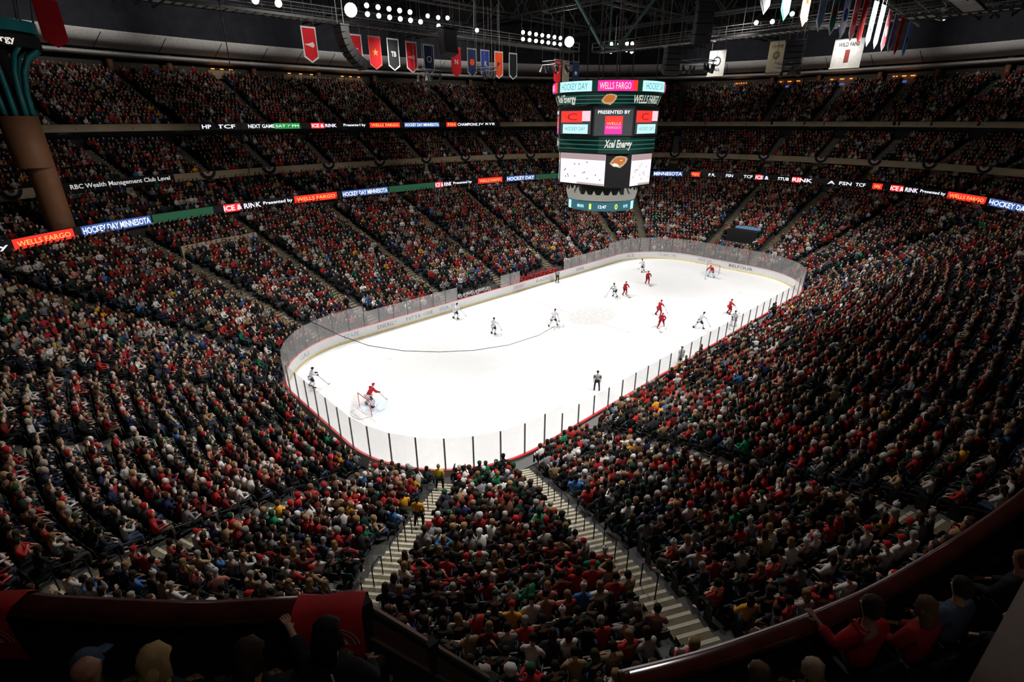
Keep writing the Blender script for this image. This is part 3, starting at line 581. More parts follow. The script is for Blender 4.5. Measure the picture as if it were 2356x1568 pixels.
# clothing seen at particular seats in the photograph
for (uu, vv, c, h) in ((1190, 1500, 'dark green', None), (1345, 1510, 'dark green', 'brown hair'), (237, 730, 'gold', None), (1155, 1150, 'red', None), (1180, 1145, 'red', None), (1250, 1170, 'red', None), (630, 1195, 'bright green', None), (877, 1240, 'bright green', None), (548, 1310, 'white', 'blond hair'), (600, 1330, 'grey', 'a white cap'),
                       (645, 1320, 'white', None), (940, 1130, 'red', None), (965, 1165, 'gold', 'black hair'), (852, 1130, 'bright green', None), (1122, 1255, 'white', 'a white cap'), (1082, 1310, 'red', None), (1100, 1340, 'red', None), (1240, 1110, 'white', 'a white cap'), (1325, 1120, 'blue', None), (1380, 1060, 'red', None), (1350, 1125, 'red', None), (870, 1195, 'tan', 'blond hair'),
                       (1700, 1420, 'gold', 'brown hair'), (1530, 1300, 'red', None), (1430, 1290, 'tan', 'blond hair'), (1390, 1240, 'red', 'a white cap'), (1830, 1250, 'white', None), (1720, 1450, 'gold', None), (1325, 1335, 'red', None), (1340, 1350, 'red', None), (1220, 1310, 'red', None), (1240, 1400, 'white', None), (1290, 1380, 'red', None), (510, 1035, 'red', None), (1790, 960, 'red', None), (1935, 1030, 'red', None), (1985, 1040, 'blue', None),
                       (1460, 750+290, 'gold', None), (1520, 940, 'gold', None), (780, 1045, 'gold', None), (545, 780, 'bright green', None), (545, 810, 'blue', None), (2195, 535, 'bright green', None), (1985, 590, 'bright green', None), (320, 1330, 'blue', None), (270, 1280, 'dark red', 'a red cap'), (350, 1260, 'red', None), (60, 1140, 'red', None), (50, 1170, 'red', 'a white cap'), (750, 1290, 'white', None), (785, 1295, 'dark green', None)):
    j = int(np.argmin((u-uu)**2+(v-vv)**2+np.where(tier == 'low', 0, 1e7))); it[j] = tn[c]
    if h: ih[j] = hn[h]
yaw = ppl[:, 3]+rng.normal(0, .28, N); ppl[:, :2] += rng.normal(0, .05, (N, 2))
def shade(c, n): return np.clip(c*(1+rng.normal(0, .18, (n, 1))), 0, 1)
VV, FF, CC = [], [], []; base = 0
for lod in (0, 1):
    for po in range(len(POSES)):
        sel = np.where(rest & (ipo == po) & ((t < 40) if lod == 0 else (t >= 40)))[0]
        if not len(sel): continue
        V, Fc, ids = FIG[lod][po]; n = len(sel); cs, sn = np.cos(yaw[sel]), np.sin(yaw[sel]); sc = rng.normal(1.10, .05, n)
        wd = rng.uniform(1.0, 1.28, n)[:, None]; X = V[None, :, 0]*wd*cs[:, None]-V[None, :, 1]*sn[:, None]; Y = V[None, :, 0]*wd*sn[:, None]+V[None, :, 1]*cs[:, None]
        Pp = np.stack([X*sc[:, None]+ppl[sel, 0][:, None], Y*sc[:, None]+ppl[sel, 1][:, None], V[None, :, 2]*sc[:, None]+ppl[sel, 2][:, None]+.01], 2)
        c = np.ones((n, len(V), 4), np.float32); parts = [shade(topc[it[sel]], n), shade(skic[isk[sel]], n), shade(haic[ih[sel]], n), shade(legc[il[sel]], n)]
        parts.append(np.where(rng.random((n, 1)) < .13, np.array([[.62, .60, .56]]), parts[0]*.8))
        for pid in range(5): c[:, ids == pid, :3] = parts[pid][:, None, :]
        VV.append(Pp.reshape(-1, 3)); CC.append(c.reshape(-1, 4)); FF.append((Fc[None]+(base+np.arange(n)*len(V))[:, None, None]).reshape(-1, 3)); base += n*len(V)
crowd = np_mesh('spectator_crowd', np.concatenate(VV), np.concatenate(FF), attr_mat('crowd_clothes'), cols=np.concatenate(CC), smooth=True)
tag(crowd, 'packed crowd of seated spectators in red, black and green filling every tier', 'crowd', kind='stuff')
print('crowd', N, 'verts', base)

# ------------------------------------------------------------------ seats
def seat_parts():
    a = MB(); a.box((0, .04, .42), (.44, .40, .05)); a.box((0, .22, .415), (.40, .03, .07))
    b = MB(); b.add([(-.22, -.19, .46), (.22, -.19, .46), (.21, -.25, .86), (-.21, -.25, .86), (-.22, -.23, .46), (.22, -.23, .46), (.21, -.29, .86), (-.21, -.29, .86)], [(0, 1, 2, 3), (5, 4, 7, 6), (3, 2, 6, 7), (1, 0, 4, 5), (0, 3, 7, 4), (2, 1, 5, 6)])
    c = MB(); c.box((-.25, .0, .3), (.035, .3, .6)); c.box((-.25, .03, .62), (.05, .3, .03))
    return a, b, c
sm = M('seat_plastic_green', (.007, .018, .015), .5, noise=.1)
sa, sb, sc_ = seat_parts(); seat_me = []
for q, nm in ((sa, 'seat_pan'), (sb, 'backrest'), (sc_, 'arm_stanchion')):
    o = q.build(nm, sm if nm != 'arm_stanchion' else m_black); seat_me.append((nm, o.data)); bpy.data.objects.remove(o)
us, vs_, ts = project(seats_all[:, :3]+np.array([0, 0, .7])); shs = (us > 8) & (us < 2348) & (vs_ < np.interp(us, rx_, rv_)-4) & (ts < 60); so = np.argsort(np.where(shs, ts, 1e9))[:300]
restS = np.ones(len(seats_all), bool); restS[so] = False; restS &= (seats_all[:, 2] < 12) | (rng.random(len(seats_all)) < 1)
V = np.concatenate([np.array(sb.v), np.array(sa.v)[:8]]); Fq = np.concatenate([np.array(sb.f), np.array(sa.f)[:6]+8]); q = seats_all[restS]; n = len(q); cs, sn = np.cos(q[:, 3]), np.sin(q[:, 3])
Pp = np.stack([V[None, :, 0]*cs[:, None]-V[None, :, 1]*sn[:, None]+q[:, 0][:, None], V[None, :, 0]*sn[:, None]+V[None, :, 1]*cs[:, None]+q[:, 1][:, None], V[None, :, 2]+q[:, 2][:, None]+np.zeros((n, 1))], 2)
so_ = np_mesh('seat_rows', Pp.reshape(-1, 3), (Fq[None]+(np.arange(n)*len(V))[:, None, None]).reshape(-1, 4), sm); tag(so_, 'dark green folding seats in rows under the crowd', 'seats', kind='stuff')
SIDE = {18: 'stairway right of centre', 19: 'centre stairway', 17: 'right-hand stairway', 20: 'bottom left stairway', 16: 'right edge stairway', 21: 'left edge stairway', 15: 'near side stairway', 22: 'stairway left of the goal', 14: 'near side stairway', 0: 'left corner stairway', 13: 'near side stairway'}
def where(row):
    a = int(row[5]); k = int(row[6]); n = max(1, int(round((row[4]-.86)/.51))+1); side = 'right' if row[7] > 0 else 'left'
    o = {1: '1st', 2: '2nd', 3: '3rd'}
    f = lambda i: ('%dth' % i) if i % 100 in (11, 12, 13) else '%d%s' % (i, {1: 'st', 2: 'nd', 3: 'rd'}.get(i % 10, 'th'))
    return '%s seat %s of %s, %s row from ice' % (f(n), side, SIDE.get(a, 'stairway'), f(k+1))
for j in so:
    r = seats_all[j]; t_ = empty('folding_seat', r[:3], r[3]); tag(t_, 'dark green folding seat, '+where(r), 'seat', 'folding seats of the lower stands')
    for nm, me in seat_me: link_mesh(nm, me, t_)

# ------------------------------------------------------------------ modelled figures (skin-modifier bodies with their clothes)
def skin_mesh(chains, name, sub=1, root=0, face=None):
    """chains: list of lists of (key, pos, radius); shared keys join"""
    bm = bmesh.new(); sk = bm.verts.layers.skin.verify(); vd = {}
    for ch in chains:
        prev = None
        for key, p, r in ch:
            if key not in vd:
                vv = bm.verts.new(p); vv[sk].radius = (r, r) if not isinstance(r, tuple) else r; vd[key] = vv
                if len(vd) == 1: vv[sk].use_root = True
            if prev is not None and prev is not vd[key] and not any(e.other_vert(prev) is vd[key] for e in prev.link_edges): bm.edges.new((prev, vd[key]))
            prev = vd[key]
    me = bpy.data.meshes.new(name); bm.to_mesh(me); bm.free(); o = bpy.data.objects.new(name, me); COL.objects.link(o)
    m = o.modifiers.new('s', 'SKIN'); m.use_smooth_shade = True; m.branch_smoothing = .6
    s = o.modifiers.new('d', 'SUBSURF'); s.levels = sub; s.render_levels = sub
    dg = bpy.context.evaluated_depsgraph_get(); dg.update(); r = bpy.data.meshes.new_from_object(o.evaluated_get(dg)); r.name = name
    bpy.data.objects.remove(o); bpy.data.meshes.remove(me)
    if face is not None:
        c, dirv, sc = face; c = Vector(c); dirv = Vector(dirv).normalized(); rt = dirv.cross(Vector((0, 0, 1))).normalized()
        for q in r.vertices:
            d = q.co-c; z = d.z/sc; x = d.dot(rt)/sc; y = d.dot(dirv)/sc
            if y > .02 and abs(z) < .13:
                g = lambda a, s: math.exp(-(a/s)**2)
                push = .032*g(x, .018)*g(z+.012, .03)-.012*(g(x-.033, .018)+g(x+.033, .018))*g(z-.015, .016)+.008*g(x, .03)*g(z+.055, .012)+.010*g(x, .025)*g(z+.085, .018)
                q.co += dirv*push*sc
            elif abs(x) > .055 and abs(z) < .03 and abs(y) < .03: q.co += rt*math.copysign(.012*sc, x)
    r.polygons.foreach_set('use_smooth', [True]*len(r.polygons)); return r
def V3(*a): return Vector(a)
def hand_chains(side, wrist, direction, palm_n, s=1., curl=.5):
    d = Vector(direction).normalized(); pn = Vector(palm_n); pn = (pn-d*pn.dot(d)).normalized(); ac = d.cross(pn)*(1 if side == 'L' else -1)
    pc_ = Vector(wrist)+d*.045*s; out = [[('w'+side, Vector(wrist), .026*s), ('p'+side, pc_, (.034*s, .018*s))]]
    for k, (off, ln) in enumerate(((.030, .072), (.010, .080), (-.010, .074), (-.029, .058))):
        a = Vector(wrist)+d*.088*s+ac*off*s; b = a+(d*math.cos(curl*.7)+pn*math.sin(curl*.7))*ln*.5*s; c = b+(d*math.cos(curl*1.7)+pn*math.sin(curl*1.7))*ln*.5*s
        out.append([('p'+side, pc_, 0), ('k%d' % k+side, a, .011*s), ('m%d' % k+side, b, .0095*s), ('t%d' % k+side, c, .008*s)])
    a = Vector(wrist)+d*.035*s+ac*.038*s+pn*.008*s; b = a+(d*.7+ac*.55+pn*.3).normalized()*.035*s; out.append([('p'+side, pc_, 0), ('th0'+side, a, .013*s), ('th1'+side, b, .011*s), ('th2'+side, b+(d*.9+ac*.1+pn*.3).normalized()*.028*s, .009*s)])
    return out
def figure(J, sub=1, bulk=1., hands=True, head_dir=(0, 1, 0), coat=0):
    """J: joints pel, chest, neck, head, and per side sh, el, wr, hip, kn, an ; returns dict of meshes"""
    pel, ch, nk, hd = [Vector(J[k]) for k in ('pel', 'chest', 'neck', 'head')]; up = (hd-nk).normalized(); hdv = Vector(head_dir)
    C = [[('pel', pel, (.135, .10)), ('sp', pel.lerp(ch, .5), (.125, .09)), ('chest', ch, (.15, .10)), ('neck', nk, .055), ('jaw', nk.lerp(hd, .52)+hdv*.012, (.058, .062)), ('head', hd, (.077, .092)), ('crown', hd+up*.075-hdv*.01, (.055, .066))]]
    for s in 'LR':
        C.append([('chest', ch, 0), ('sh'+s, J['sh'+s], .052), ('el'+s, J['el'+s], .040), ('w'+s, J['wr'+s], .027)])
        C.append([('pel', pel, 0), ('hip'+s, J['hip'+s], .085), ('kn'+s, J['kn'+s], .055), ('an'+s, J['an'+s], .038), ('to'+s, Vector(J['an'+s])+Vector(J.get('to'+s, (0, .16, -.05))), (.042, .028))])
        if hands:
            dr = Vector(J['wr'+s])-Vector(J['el'+s]); C += hand_chains(s, J['wr'+s], dr, J.get('pn'+s, (0, -.3, -1)))
    body = skin_mesh(C, 'body', sub, face=(hd-up*.01, head_dir, 1.0))
    b = bulk; T = [[('pel', pel+Vector((0, 0, -.03)), (.165*b, .125*b)), ('sp', pel.lerp(ch, .5), (.160*b, .12*b)), ('chest', ch, (.185*b, .125*b)), ('nk', nk-up*.03, .078*b)]]
    for s in 'LR':
        T.append([('chest', ch, 0), ('sh'+s, J['sh'+s], .078*b), ('el'+s, J['el'+s], .062*b), ('w'+s, Vector(J['wr'+s]).lerp(Vector(J['el'+s]), .12), .045*b)])
    top = skin_mesh(T, 'jacket', sub)
    G = [[('pel', pel, (.150*b, .115*b))]]
    for s in 'LR': G.append([('pel', pel, 0), ('hip'+s, J['hip'+s], .100*b), ('kn'+s, J['kn'+s], .072*b), ('an'+s, Vector(J['an'+s])+Vector((0, 0, .03)), .056*b)])
    legs = skin_mesh(G, 'trousers', sub)
    return dict(body=body, top=top, legs=legs, head=hd, up=up, hdv=hdv)
def hair_mesh(kind, hd, hdv, name):
    """cap of hair, long hair, baseball cap or knitted hat around the head"""
    hd = Vector(hd); f = Vector(hdv).normalized(); r = f.cross(Vector((0, 0, 1))).normalized(); mb = MB(); n = 14; L = 7; vs = []
    for i in range(L+1):
        th = (PI*.5)*(i/L)*1.0; z = math.cos(th); rad = math.sin(th)
        for k in range(n):
            a = 2*PI*k/n; fr = math.cos(a)
            low = -.115 if kind == 'long' else -.07
            zz = .118*z if z > .35 else .118*z-(max(0, .35-z)/.35)*(-low+.02)*(1 if fr < .25 else (.0 if fr > .6 else (.6-fr)/.35))
            if kind in ('cap', 'knit'): zz = .125*z-.005+(0 if z > .01 else -.02)
            sx = 1.0 if kind != 'long' else 1.0+.25*max(0, .3-z)*(1 if fr < .3 else 0); bulge = .012*math.sin(5*a+i) if kind in ('short', 'long') else 0
            vs.append(hd+f*((.104+bulge)*fr*rad*sx-.008)+r*((.09+bulge)*math.sin(a)*rad*sx)+Vector((0, 0, zz+.012)))
    mb.add(vs, [(i*n+k, i*n+(k+1) % n, (i+1)*n+(k+1) % n, (i+1)*n+k) for i in range(L) for k in range(n)])
    if kind == 'long':
        P = [hd-f*.03, hd-f*.07+Vector((0, 0, -.08)), hd-f*.085+Vector((0, 0, -.18)), hd-f*.08+Vector((0, 0, -.27))]; mb.tube(P, [(.088, .06), (.10, .055), (.10, .045), (.06, .03)], 12)
    if kind == 'cap':
        mb.add([hd+f*.08+r*.06+V3(0, 0, .03), hd+f*.08-r*.06+V3(0, 0, .03), hd+f*.165-r*.035+V3(0, 0, .012), hd+f*.165+r*.035+V3(0, 0, .012), hd+f*.08+r*.06+V3(0, 0, .022), hd+f*.08-r*.06+V3(0, 0, .022), hd+f*.165-r*.035+V3(0, 0, .004), hd+f*.165+r*.035+V3(0, 0, .004)],
               [(0, 1, 2, 3), (7, 6, 5, 4), (3, 2, 6, 7), (0, 3, 7, 4), (2, 1, 5, 6)])
    if kind == 'knit': mb.tube([hd+V3(0, 0, .125), hd+V3(0, 0, .15), hd+V3(0, 0, .175)], [.02, .035, .015], 8)
    me = bpy.data.meshes.new(name); me.from_pydata(mb.v, [], mb.f); me.update(); me.polygons.foreach_set('use_smooth', [True]*len(me.polygons)); return me
def seated(lean=0., el=((.26, .06, .80), (.26, .06, .80)), wr=((.13, .30, .66), (.13, .30, .66)), kn=.12, tw=0, head=(0, .05, 1.29), hdir=(0, 1, -.15)):
    J = dict(pel=V3(0, 0, .53), chest=V3(0, lean*.8, .93), neck=V3(0, .02+lean, 1.11), head=V3(*head)+V3(0, lean*1.2, 0))
    for s, g in (('L', -1), ('R', 1)):
        k = 0 if s == 'L' else 1
        J['sh'+s] = V3(g*.175, lean*.9, 1.02); J['el'+s] = V3(g*el[k][0], el[k][1]+lean*.8, el[k][2]); J['wr'+s] = V3(g*wr[k][0], wr[k][1]+lean*.5, wr[k][2])
        J['hip'+s] = V3(g*.09, .04, .51); J['kn'+s] = V3(g*kn, .42, .52); J['an'+s] = V3(g*(kn+.01), .42, .10)
    return J, hdir
PROTO = []
for a in (dict(), dict(lean=.14, wr=((.06, .40, .60), (.06, .40, .60)), hdir=(.1, 1, -.3)), dict(lean=.04, el=((.25, .12, .82), (.25, .12, .82)), wr=((-.05, .24, .84), (-.08, .20, .88)), hdir=(-.3, 1, -.1)),
          dict(lean=.05, el=((.26, .2, .92), (.26, .2, .92)), wr=((.05, .32, 1.08), (.05, .32, 1.08)), hdir=(.25, 1, -.1)), dict(lean=0, el=((.3, .05, .80), (.27, .18, .86)), wr=((.16, .28, .64), (.1, .3, 1.1)), kn=.18, hdir=(.4, 1, -.2))):
    J, h = seated(**a); PROTO.append(figure(J, 1, 1.0, True, h))
HK = {'black hair': ('short', 'hair'), 'brown hair': ('long', 'hair'), 'blond hair': ('long', 'hair'), 'grey hair': ('short', 'hair'), 'a white cap': ('knit', 'knitted_hat'), 'a red cap': ('cap', 'baseball_cap'), 'a green cap': ('cap', 'baseball_cap')}
for p in PROTO:
    for k in ('body', 'top', 'legs'): p[k].materials.clear(); p[k].materials.append(SKIN if k == 'body' else CLOTH)
    p['hair'] = {}
    for kd in ('short', 'long', 'knit', 'cap'): m_ = hair_mesh(kd, p['head'], p['hdv'], kd+'_hair'); m_.materials.append(CLOTH); p['hair'][kd] = m_
def person(p, loc, rz, skin, topcol, legcol, haircol, hk, label, group=None, cat='person', name='person'):
    o = link_mesh(name, p['body'], None, loc, rz, skin); tag(o, label, cat, group); o.scale = (1.12, 1.06, 1.06)
    link_mesh('jacket', p['top'], o, color=topcol); link_mesh('trousers', p['legs'], o, color=legcol); k, nm = hk
    if k: link_mesh(nm, p['hair'][k], o, color=haircol)
    return o
used_num = {}
for j in IND:
    r = ppl[j]; tc_ = topc[it[j]]*(1+rng.normal(0, .15)); hname = HAIRS[ih[j]][2]; tname = TOPS[it[j]][2]
    w = where(r); nm = hname.replace('a white cap', 'white hat').replace('a red cap', 'red cap').replace('a green cap', 'green cap')
    lab = 'person in %s, %s, %s' % (tname, nm, w.replace('seat ', '').replace(' from ice', ''))
    p = PROTO[[0, 1, 2, 3, 4, 0][ipo[j]]]; o = person(p, (r[0], r[1], r[2]+.01), yaw[j], skic[isk[j]], np.clip(tc_, 0, 1), legc[il[j]], haic[ih[j]], HK[hname], lab, 'seated spectators nearest the camera')
    used_num[int(j)] = o
jw = M('jersey_white_number', (.65, .65, .62), .8)
for uu, vv, tx in ((1190, 1500, '22'), (1345, 1510, '9'), (750, 1290, '10'), (785, 1295, '11'), (1240, 1470, '11')):
    c = [(abs(u[j]-uu)+abs(v[j]-vv), j) for j in IND]; d_, j = min(c); o = used_num[int(j)]
    vt, ft = fit_text(tx, .24 if len(tx) > 1 else .12, .26, bold=.03); mb = MB(); mb.add([(-p[0], -.155, .86+p[1]) for p in vt], [f[::-1] for f in ft]); q = mb.build('jersey_number', jw, o); q.scale = (-1, 1, 1)
# ------------------------------------------------------------------ scoreboard
sb_ = empty('scoreboard', (0, 0, 12.1)); tag(sb_, 'large hanging four-sided scoreboard with lit screens over centre ice', 'scoreboard'); sb_.location = (0, 0, 0)
def octa(a, b, c): return [(-a, b-c), (-a, -(b-c)), (-(a-c), -b), (a-c, -b), (a, -(b-c)), (a, b-c), (a-c, b), (-(a-c), b)]
def octa_shell(name, a, b, c, z0, z1, m): return MB().prism(octa(a, b, c), z0, z1).build(name, m, sb_)
def face_frame(P, i):
    p0, p1 = Vector((*P[i], 0)), Vector((*P[(i+1) % 8], 0)); d = (p1-p0); L = d.length; d.normalize(); return (p0+p1)/2, d, Vector((d.y, -d.x, 0)), L
def screen(P, i, u0, u1, z0, z1, m, name='screen', out=.04, parent=None):
    o, d, n, L = face_frame(P, i); a, b_ = o+d*(u0*L), o+d*(u1*L); mb = MB(); mb.add([a+n*out+V3(0, 0, z0), b_+n*out+V3(0, 0, z0), b_+n*out+V3(0, 0, z1), a+n*out+V3(0, 0, z1), a+V3(0, 0, z0), b_+V3(0, 0, z0), b_+V3(0, 0, z1), a+V3(0, 0, z1)], [(0, 1, 2, 3), (4, 0, 3, 7), (1, 5, 6, 2), (3, 2, 6, 7), (4, 5, 1, 0)]); return mb.build(name, m, parent or sb_)
def face_text(P, i, uc, zc, w, h, txt, m, parent=None, out=.06, **k):
    o, d, n, L = face_frame(P, i); return flat_text('lettering', txt, o+d*(uc*L)+n*out+V3(0, 0, zc), d, (0, 0, 1), w, h, m, parent or sb_, **k)
def emblem(P, i, uc, zc, s, parent=None, out=.06):
    """orange and tan forest-and-beast-head style badge: layered leaf shapes"""
    o, d, n, L = face_frame(P, i); c = o+d*(uc*L)+V3(0, 0, zc)
    def poly(pts, m, k, nm): mb = MB(); mb.add([c+n*(out+k)+d*(x*s)+V3(0, 0, y*s) for x, y in pts], [tuple(range(len(pts)))]); mb.build(nm, m, parent or sb_)
    poly([(-1.05, -.25), (-.8, .15), (-.35, .55), (.2, .62), (.85, .5), (1.05, .3), (.9, -.1), (.6, -.45), (.2, -.75), (-.2, -.62), (-.6, -.6)], EM('emblem_tan', (.55, .42, .25), .7), 0, 'emblem_outline')
    poly([(-.8, -.15), (-.45, .35), (.15, .48), (.75, .38), (.75, 0), (.35, -.38), (-.1, -.42), (-.5, -.38)], EM('emblem_orange', (.55, .14, .02), .8), .01, 'emblem_head')
    poly([(-.75, -.3), (-.4, -.2), (-.1, -.3), (.1, -.55), (-.2, -.55), (-.55, -.5)], e_white, .02, 'emblem_highlight')
    poly([(.1, .12), (.32, .2), (.45, .1), (.3, .05)], e_gold, .02, 'emblem_eye')
mdg = M('scoreboard_green', (.01, .05, .04), .4); mbk = M('scoreboard_black', (.012, .012, .013), .45)
# top cap, rounded display ring
def ringcyl(name, r, z0, z1, m, th=.25, n=48): mb = MB(); mb.lathe([(r-th, z0), (r, z0), (r, z1), (r-th, z1), (r-th, z0)], n=n); return mb.build(name, m, sb_)
MB().prism(octa(4.0, 4.0, 2.0), 21.9, 22.6).build('upper_frame', mbk, sb_)
RT = 4.95
ringcyl('top_display_ring', RT, 22.05, 22.9, e_dkgreen)
def cyl_panel(name, r, a0, a1, z0, z1, m, parent=None, n=10):
    mb = MB(); vs = []
    for k in range(n+1):
        a = a0+(a1-a0)*k/n; vs += [(r*math.cos(a), r*math.sin(a), z0), (r*math.cos(a), r*math.sin(a), z1)]
    mb.add(vs, [(2*k, 2*k+2, 2*k+3, 2*k+1) for k in range(n)]); return mb.build(name, m, parent or sb_)
def cyl_text(txt, r, ac, zc, w, h, m, parent=None, z_r=None, **k):
    v, f = fit_text(txt, w, h, **k); mb = MB(); vs = []
    for p in v:
        rr = r if z_r is None else z_r(zc+p[1]); a = ac+p[0]/r; vs.append((rr*math.cos(a), rr*math.sin(a), zc+p[1]))
    mb.add(vs, f); return mb.build('lettering', m, parent or sb_)
A0 = math.atan2(CAM[1], CAM[0])     # bearing of the seats by the near corner
for q in range(4):
    b0 = A0+q*PI/2
    p = cyl_panel('lit_panel', RT+.03, b0-.17, b0+.42, 22.08, 22.87, e_pink); cyl_text('WELLS FARGO', RT+.06, b0+.12, 22.47, 2.6, .5, EM('pale_gold', (1, .75, .6), 1.), p)
    cyl_panel('lit_panel', RT+.035, b0+.42, b0+.50, 22.08, 22.87, e_red)
    p = cyl_panel('lit_panel', RT+.03, b0+.60, b0+1.3, 22.08, 22.87, e_teal); cyl_text('HOCKEY DAY', RT+.06, b0+.95, 22.47, 2.8, .5, EM('deep_teal', (.02, .3, .4), .8), p)
conr = lambda z: 4.40+(z-20.95)*.33
mb = MB(); mb.lathe([(4.1, 20.95), (4.40, 20.95), (4.75, 22.0), (4.2, 22.0)], n=48); cone = mb.build('sign_cone', mdg, sb_)
for z in (21.2, 21.48, 21.76):
    mb = MB(); mb.lathe([(conr(z)+.012, z-.03), (conr(z+.06)+.012, z+.03)], n=48); mb.build('green_stripe', e_stripe, cone)
w_sign = M('sign_cream', (.8, .78, .7), .5, emis=.75)
for q in range(2):
    cyl_text('Xcel Energy', 4.6, A0-.92+q*PI, 21.48, 2.9, .78, w_sign, cone, lambda z: conr(z)+.03, shear=.2, bold=.02); cyl_text('WELLS FARGO', 4.6, A0+.86+q*PI, 21.48, 3.4, .62, w_sign, cone, lambda z: conr(z)+.03, bold=.01)
P3 = octa(4.35, 4.35, 2.5); octa_shell('middle_housing', 4.35, 4.35, 2.5, 18.6, 20.95, mbk)
PX = octa(3.85, 4.15, 1.9); octa_shell('sign_housing', 3.85, 4.15, 1.9, 17.2, 18.6, mdg)
P1 = octa(3.15, 4.2, 1.6); octa_shell('lower_housing', 3.15, 4.2, 1.6, 14.3, 17.2, mbk)
for f_ in range(8):
    if f_ % 2 == 0:
        s = screen(P3, f_, -.46, .46, 18.75, 20.65, e_dk)
        screen(P3, f_, -.44, .2, 19.7, 20.6, e_red, 'screen_logo_block', .05, s); screen(P3, f_, .2, .44, 19.8, 20.6, EM('pale_pink', (1, .55, .65), .95), 'screen_logo_block', .05, s); screen(P3, f_, -.38, .38, 18.8, 19.55, e_teal, 'screen_caption', .05, s)
        face_text(P3, f_, -.1, 20.15, 1.1, .55, 'C', EM('dark_red', (.35, 0, .01), .8), s); face_text(P3, f_, 0, 19.2, 2.3, .3, 'HOCKEY DAY', EM('slate', (.1, .2, .25), .8), s)
    else:
        s = screen(P3, f_, -.46, .46, 18.65, 20.75, e_dk)
        face_text(P3, f_, 0, 20.5, 2.7, .26, 'PRESENTED BY', e_white, s, bold=.02)
        screen(P3, f_, -.2, .22, 18.78, 20.2, e_pink, 'screen_logo_block', .05, s); screen(P3, f_, -.2, .22, 19.6, 20.2, e_red, 'screen_logo_block', .055, s)
        face_text(P3, f_, .01, 19.62, 1.2, .2, 'WELLS', e_gold, s, .07); face_text(P3, f_, .01, 19.3, 1.2, .2, 'FARGO', e_gold, s, .07)
    if f_ % 2 == 0:
        s = screen(P1, f_, -.5, .5, 14.45, 17.1, EM('screen_ice', (.93, .80, .93), .95))
        screen(P1, f_, -.5, .5, 16.6, 17.1, EM('screen_crowd', (.45, .32, .33), .8), 'picture_band', .05, s)
        screen(P1, f_, -.1, .5, 14.45, 14.62, EM('screen_tan', (.5, .42, .38), .8), 'picture_band', .05, s)
        for k in range(14): r1 = random.uniform(-.44, .42); z1 = random.uniform(14.8, 16.4); screen(P1, f_, r1, r1+.02, z1, z1+.14, EM('screen_figures', (.25, .2, .3), .8), 'picture_figure', .05, s)
    else: emblem(P1, f_, 0, 16.55, .75)
    for z in (17.55, 17.9, 18.25): screen(PX, f_, -.5, .5, z-.03, z+.03, e_stripe, 'green_stripe', .012)
o, d, n, L = face_frame(PX, 1)
for q in (1, 3, 5, 7): emb = face_text(PX, q, .12, 17.9, 2.4, .85, 'Xcel Energy', w_sign, None, .09, shear=.25, bold=.03)
def cone_emblem(ac, zc, s):
    def poly(pts, m, k, nm): mb = MB(); mb.add([((conr(zc+y*s)+.03+k)*math.cos(ac+x*s/4.6), (conr(zc+y*s)+.03+k)*math.sin(ac+x*s/4.6), zc+y*s) for x, y in pts], [tuple(range(len(pts)))]); mb.build(nm, m, cone)
    poly([(-1.05, -.25), (-.8, .15), (-.35, .55), (.2, .62), (.85, .5), (1.05, .3), (.9, -.1), (.6, -.45), (.2, -.75), (-.2, -.62), (-.6, -.6)], _mc['lit_emblem_tan'], 0, 'emblem_outline')
    poly([(-.8, -.15), (-.45, .35), (.15, .48), (.75, .38), (.75, 0), (.35, -.38), (-.1, -.42), (-.5, -.38)], _mc['lit_emblem_orange'], .012, 'emblem_head')
for q in range(4): cone_emblem(A0+.03+q*PI/2, 21.5, .62)
# bottom crown and score ring
MB().prism([(2.2*math.cos(k*PI/8), 2.2*math.sin(k*PI/8)) for k in range(16)], 12.4, 14.3).build('stem', mbk, sb_)
mb = MB(); mb.lathe([(3.05, 13.0), (3.25, 13.0), (3.4, 13.55), (3.25, 13.55), (3.05, 13.0)], n=40); crown = mb.build('crown_ring', M('crown_cream', (.6, .58, .5), .5, emis=.35), sb_)
for k in range(28):
    a = 2*PI*k/28; c, s = math.cos(a), math.sin(a); mb = MB(); mb.add([(3.4*math.cos(a-.07), 3.4*math.sin(a-.07), 13.5), (3.4*math.cos(a+.07), 3.4*math.sin(a+.07), 13.5), (3.42*c, 3.42*s, 13.95), (3.3*c, 3.3*s, 13.5)], [(0, 1, 2), (1, 3, 2), (3, 0, 2)]); mb.build('crown_point', _mc['crown_cream'], crown)
ringcyl('score_ring', 3.2, 12.1, 12.9, EM('score_blue', (.02, .12, .16), .8))
for q in range(2):
    b0 = A0+q*PI; yl = EM('score_yellow', (.75, 1., .1), 1.)
    for tx, da, w, h, m in (('1', -.30, .22, .5, yl), ('0', .46, .3, .5, yl), ('MINN', -.62, .75, .3, e_teal), ('12:47', .05, .75, .3, e_white), ('NYR', .80, .6, .3, e_teal)):
        cyl_text(tx, 3.24, b0+da, 12.5, w, h, m, bold=.02)
    for s_ in (-1, 1): cyl_panel('lit_panel', 3.225, b0+s_*1.15-.1, b0+s_*1.15+.1, 12.12, 12.88, e_teal)
for k in range(8):
    a = k*PI/4+.2; MB().tube([(3.1*math.cos(a), 3.1*math.sin(a), 12.8), (2.4*math.cos(a), 2.4*math.sin(a), 14.4)], .04, 5).build('strut', m_gsteel, sb_)
# cables carrying the scoreboard
for k, (x, y) in enumerate(((-3, 3), (-3, -3), (3, -3), (3, 3), (-1.5, 0), (1.5, 0), (0, 2.5), (0, -2.5))):
    MB().tube([(x, y, 22.5), (x, y, 37.8)], .05, 5).build('hoist_cable', m_gsteel, sb_)

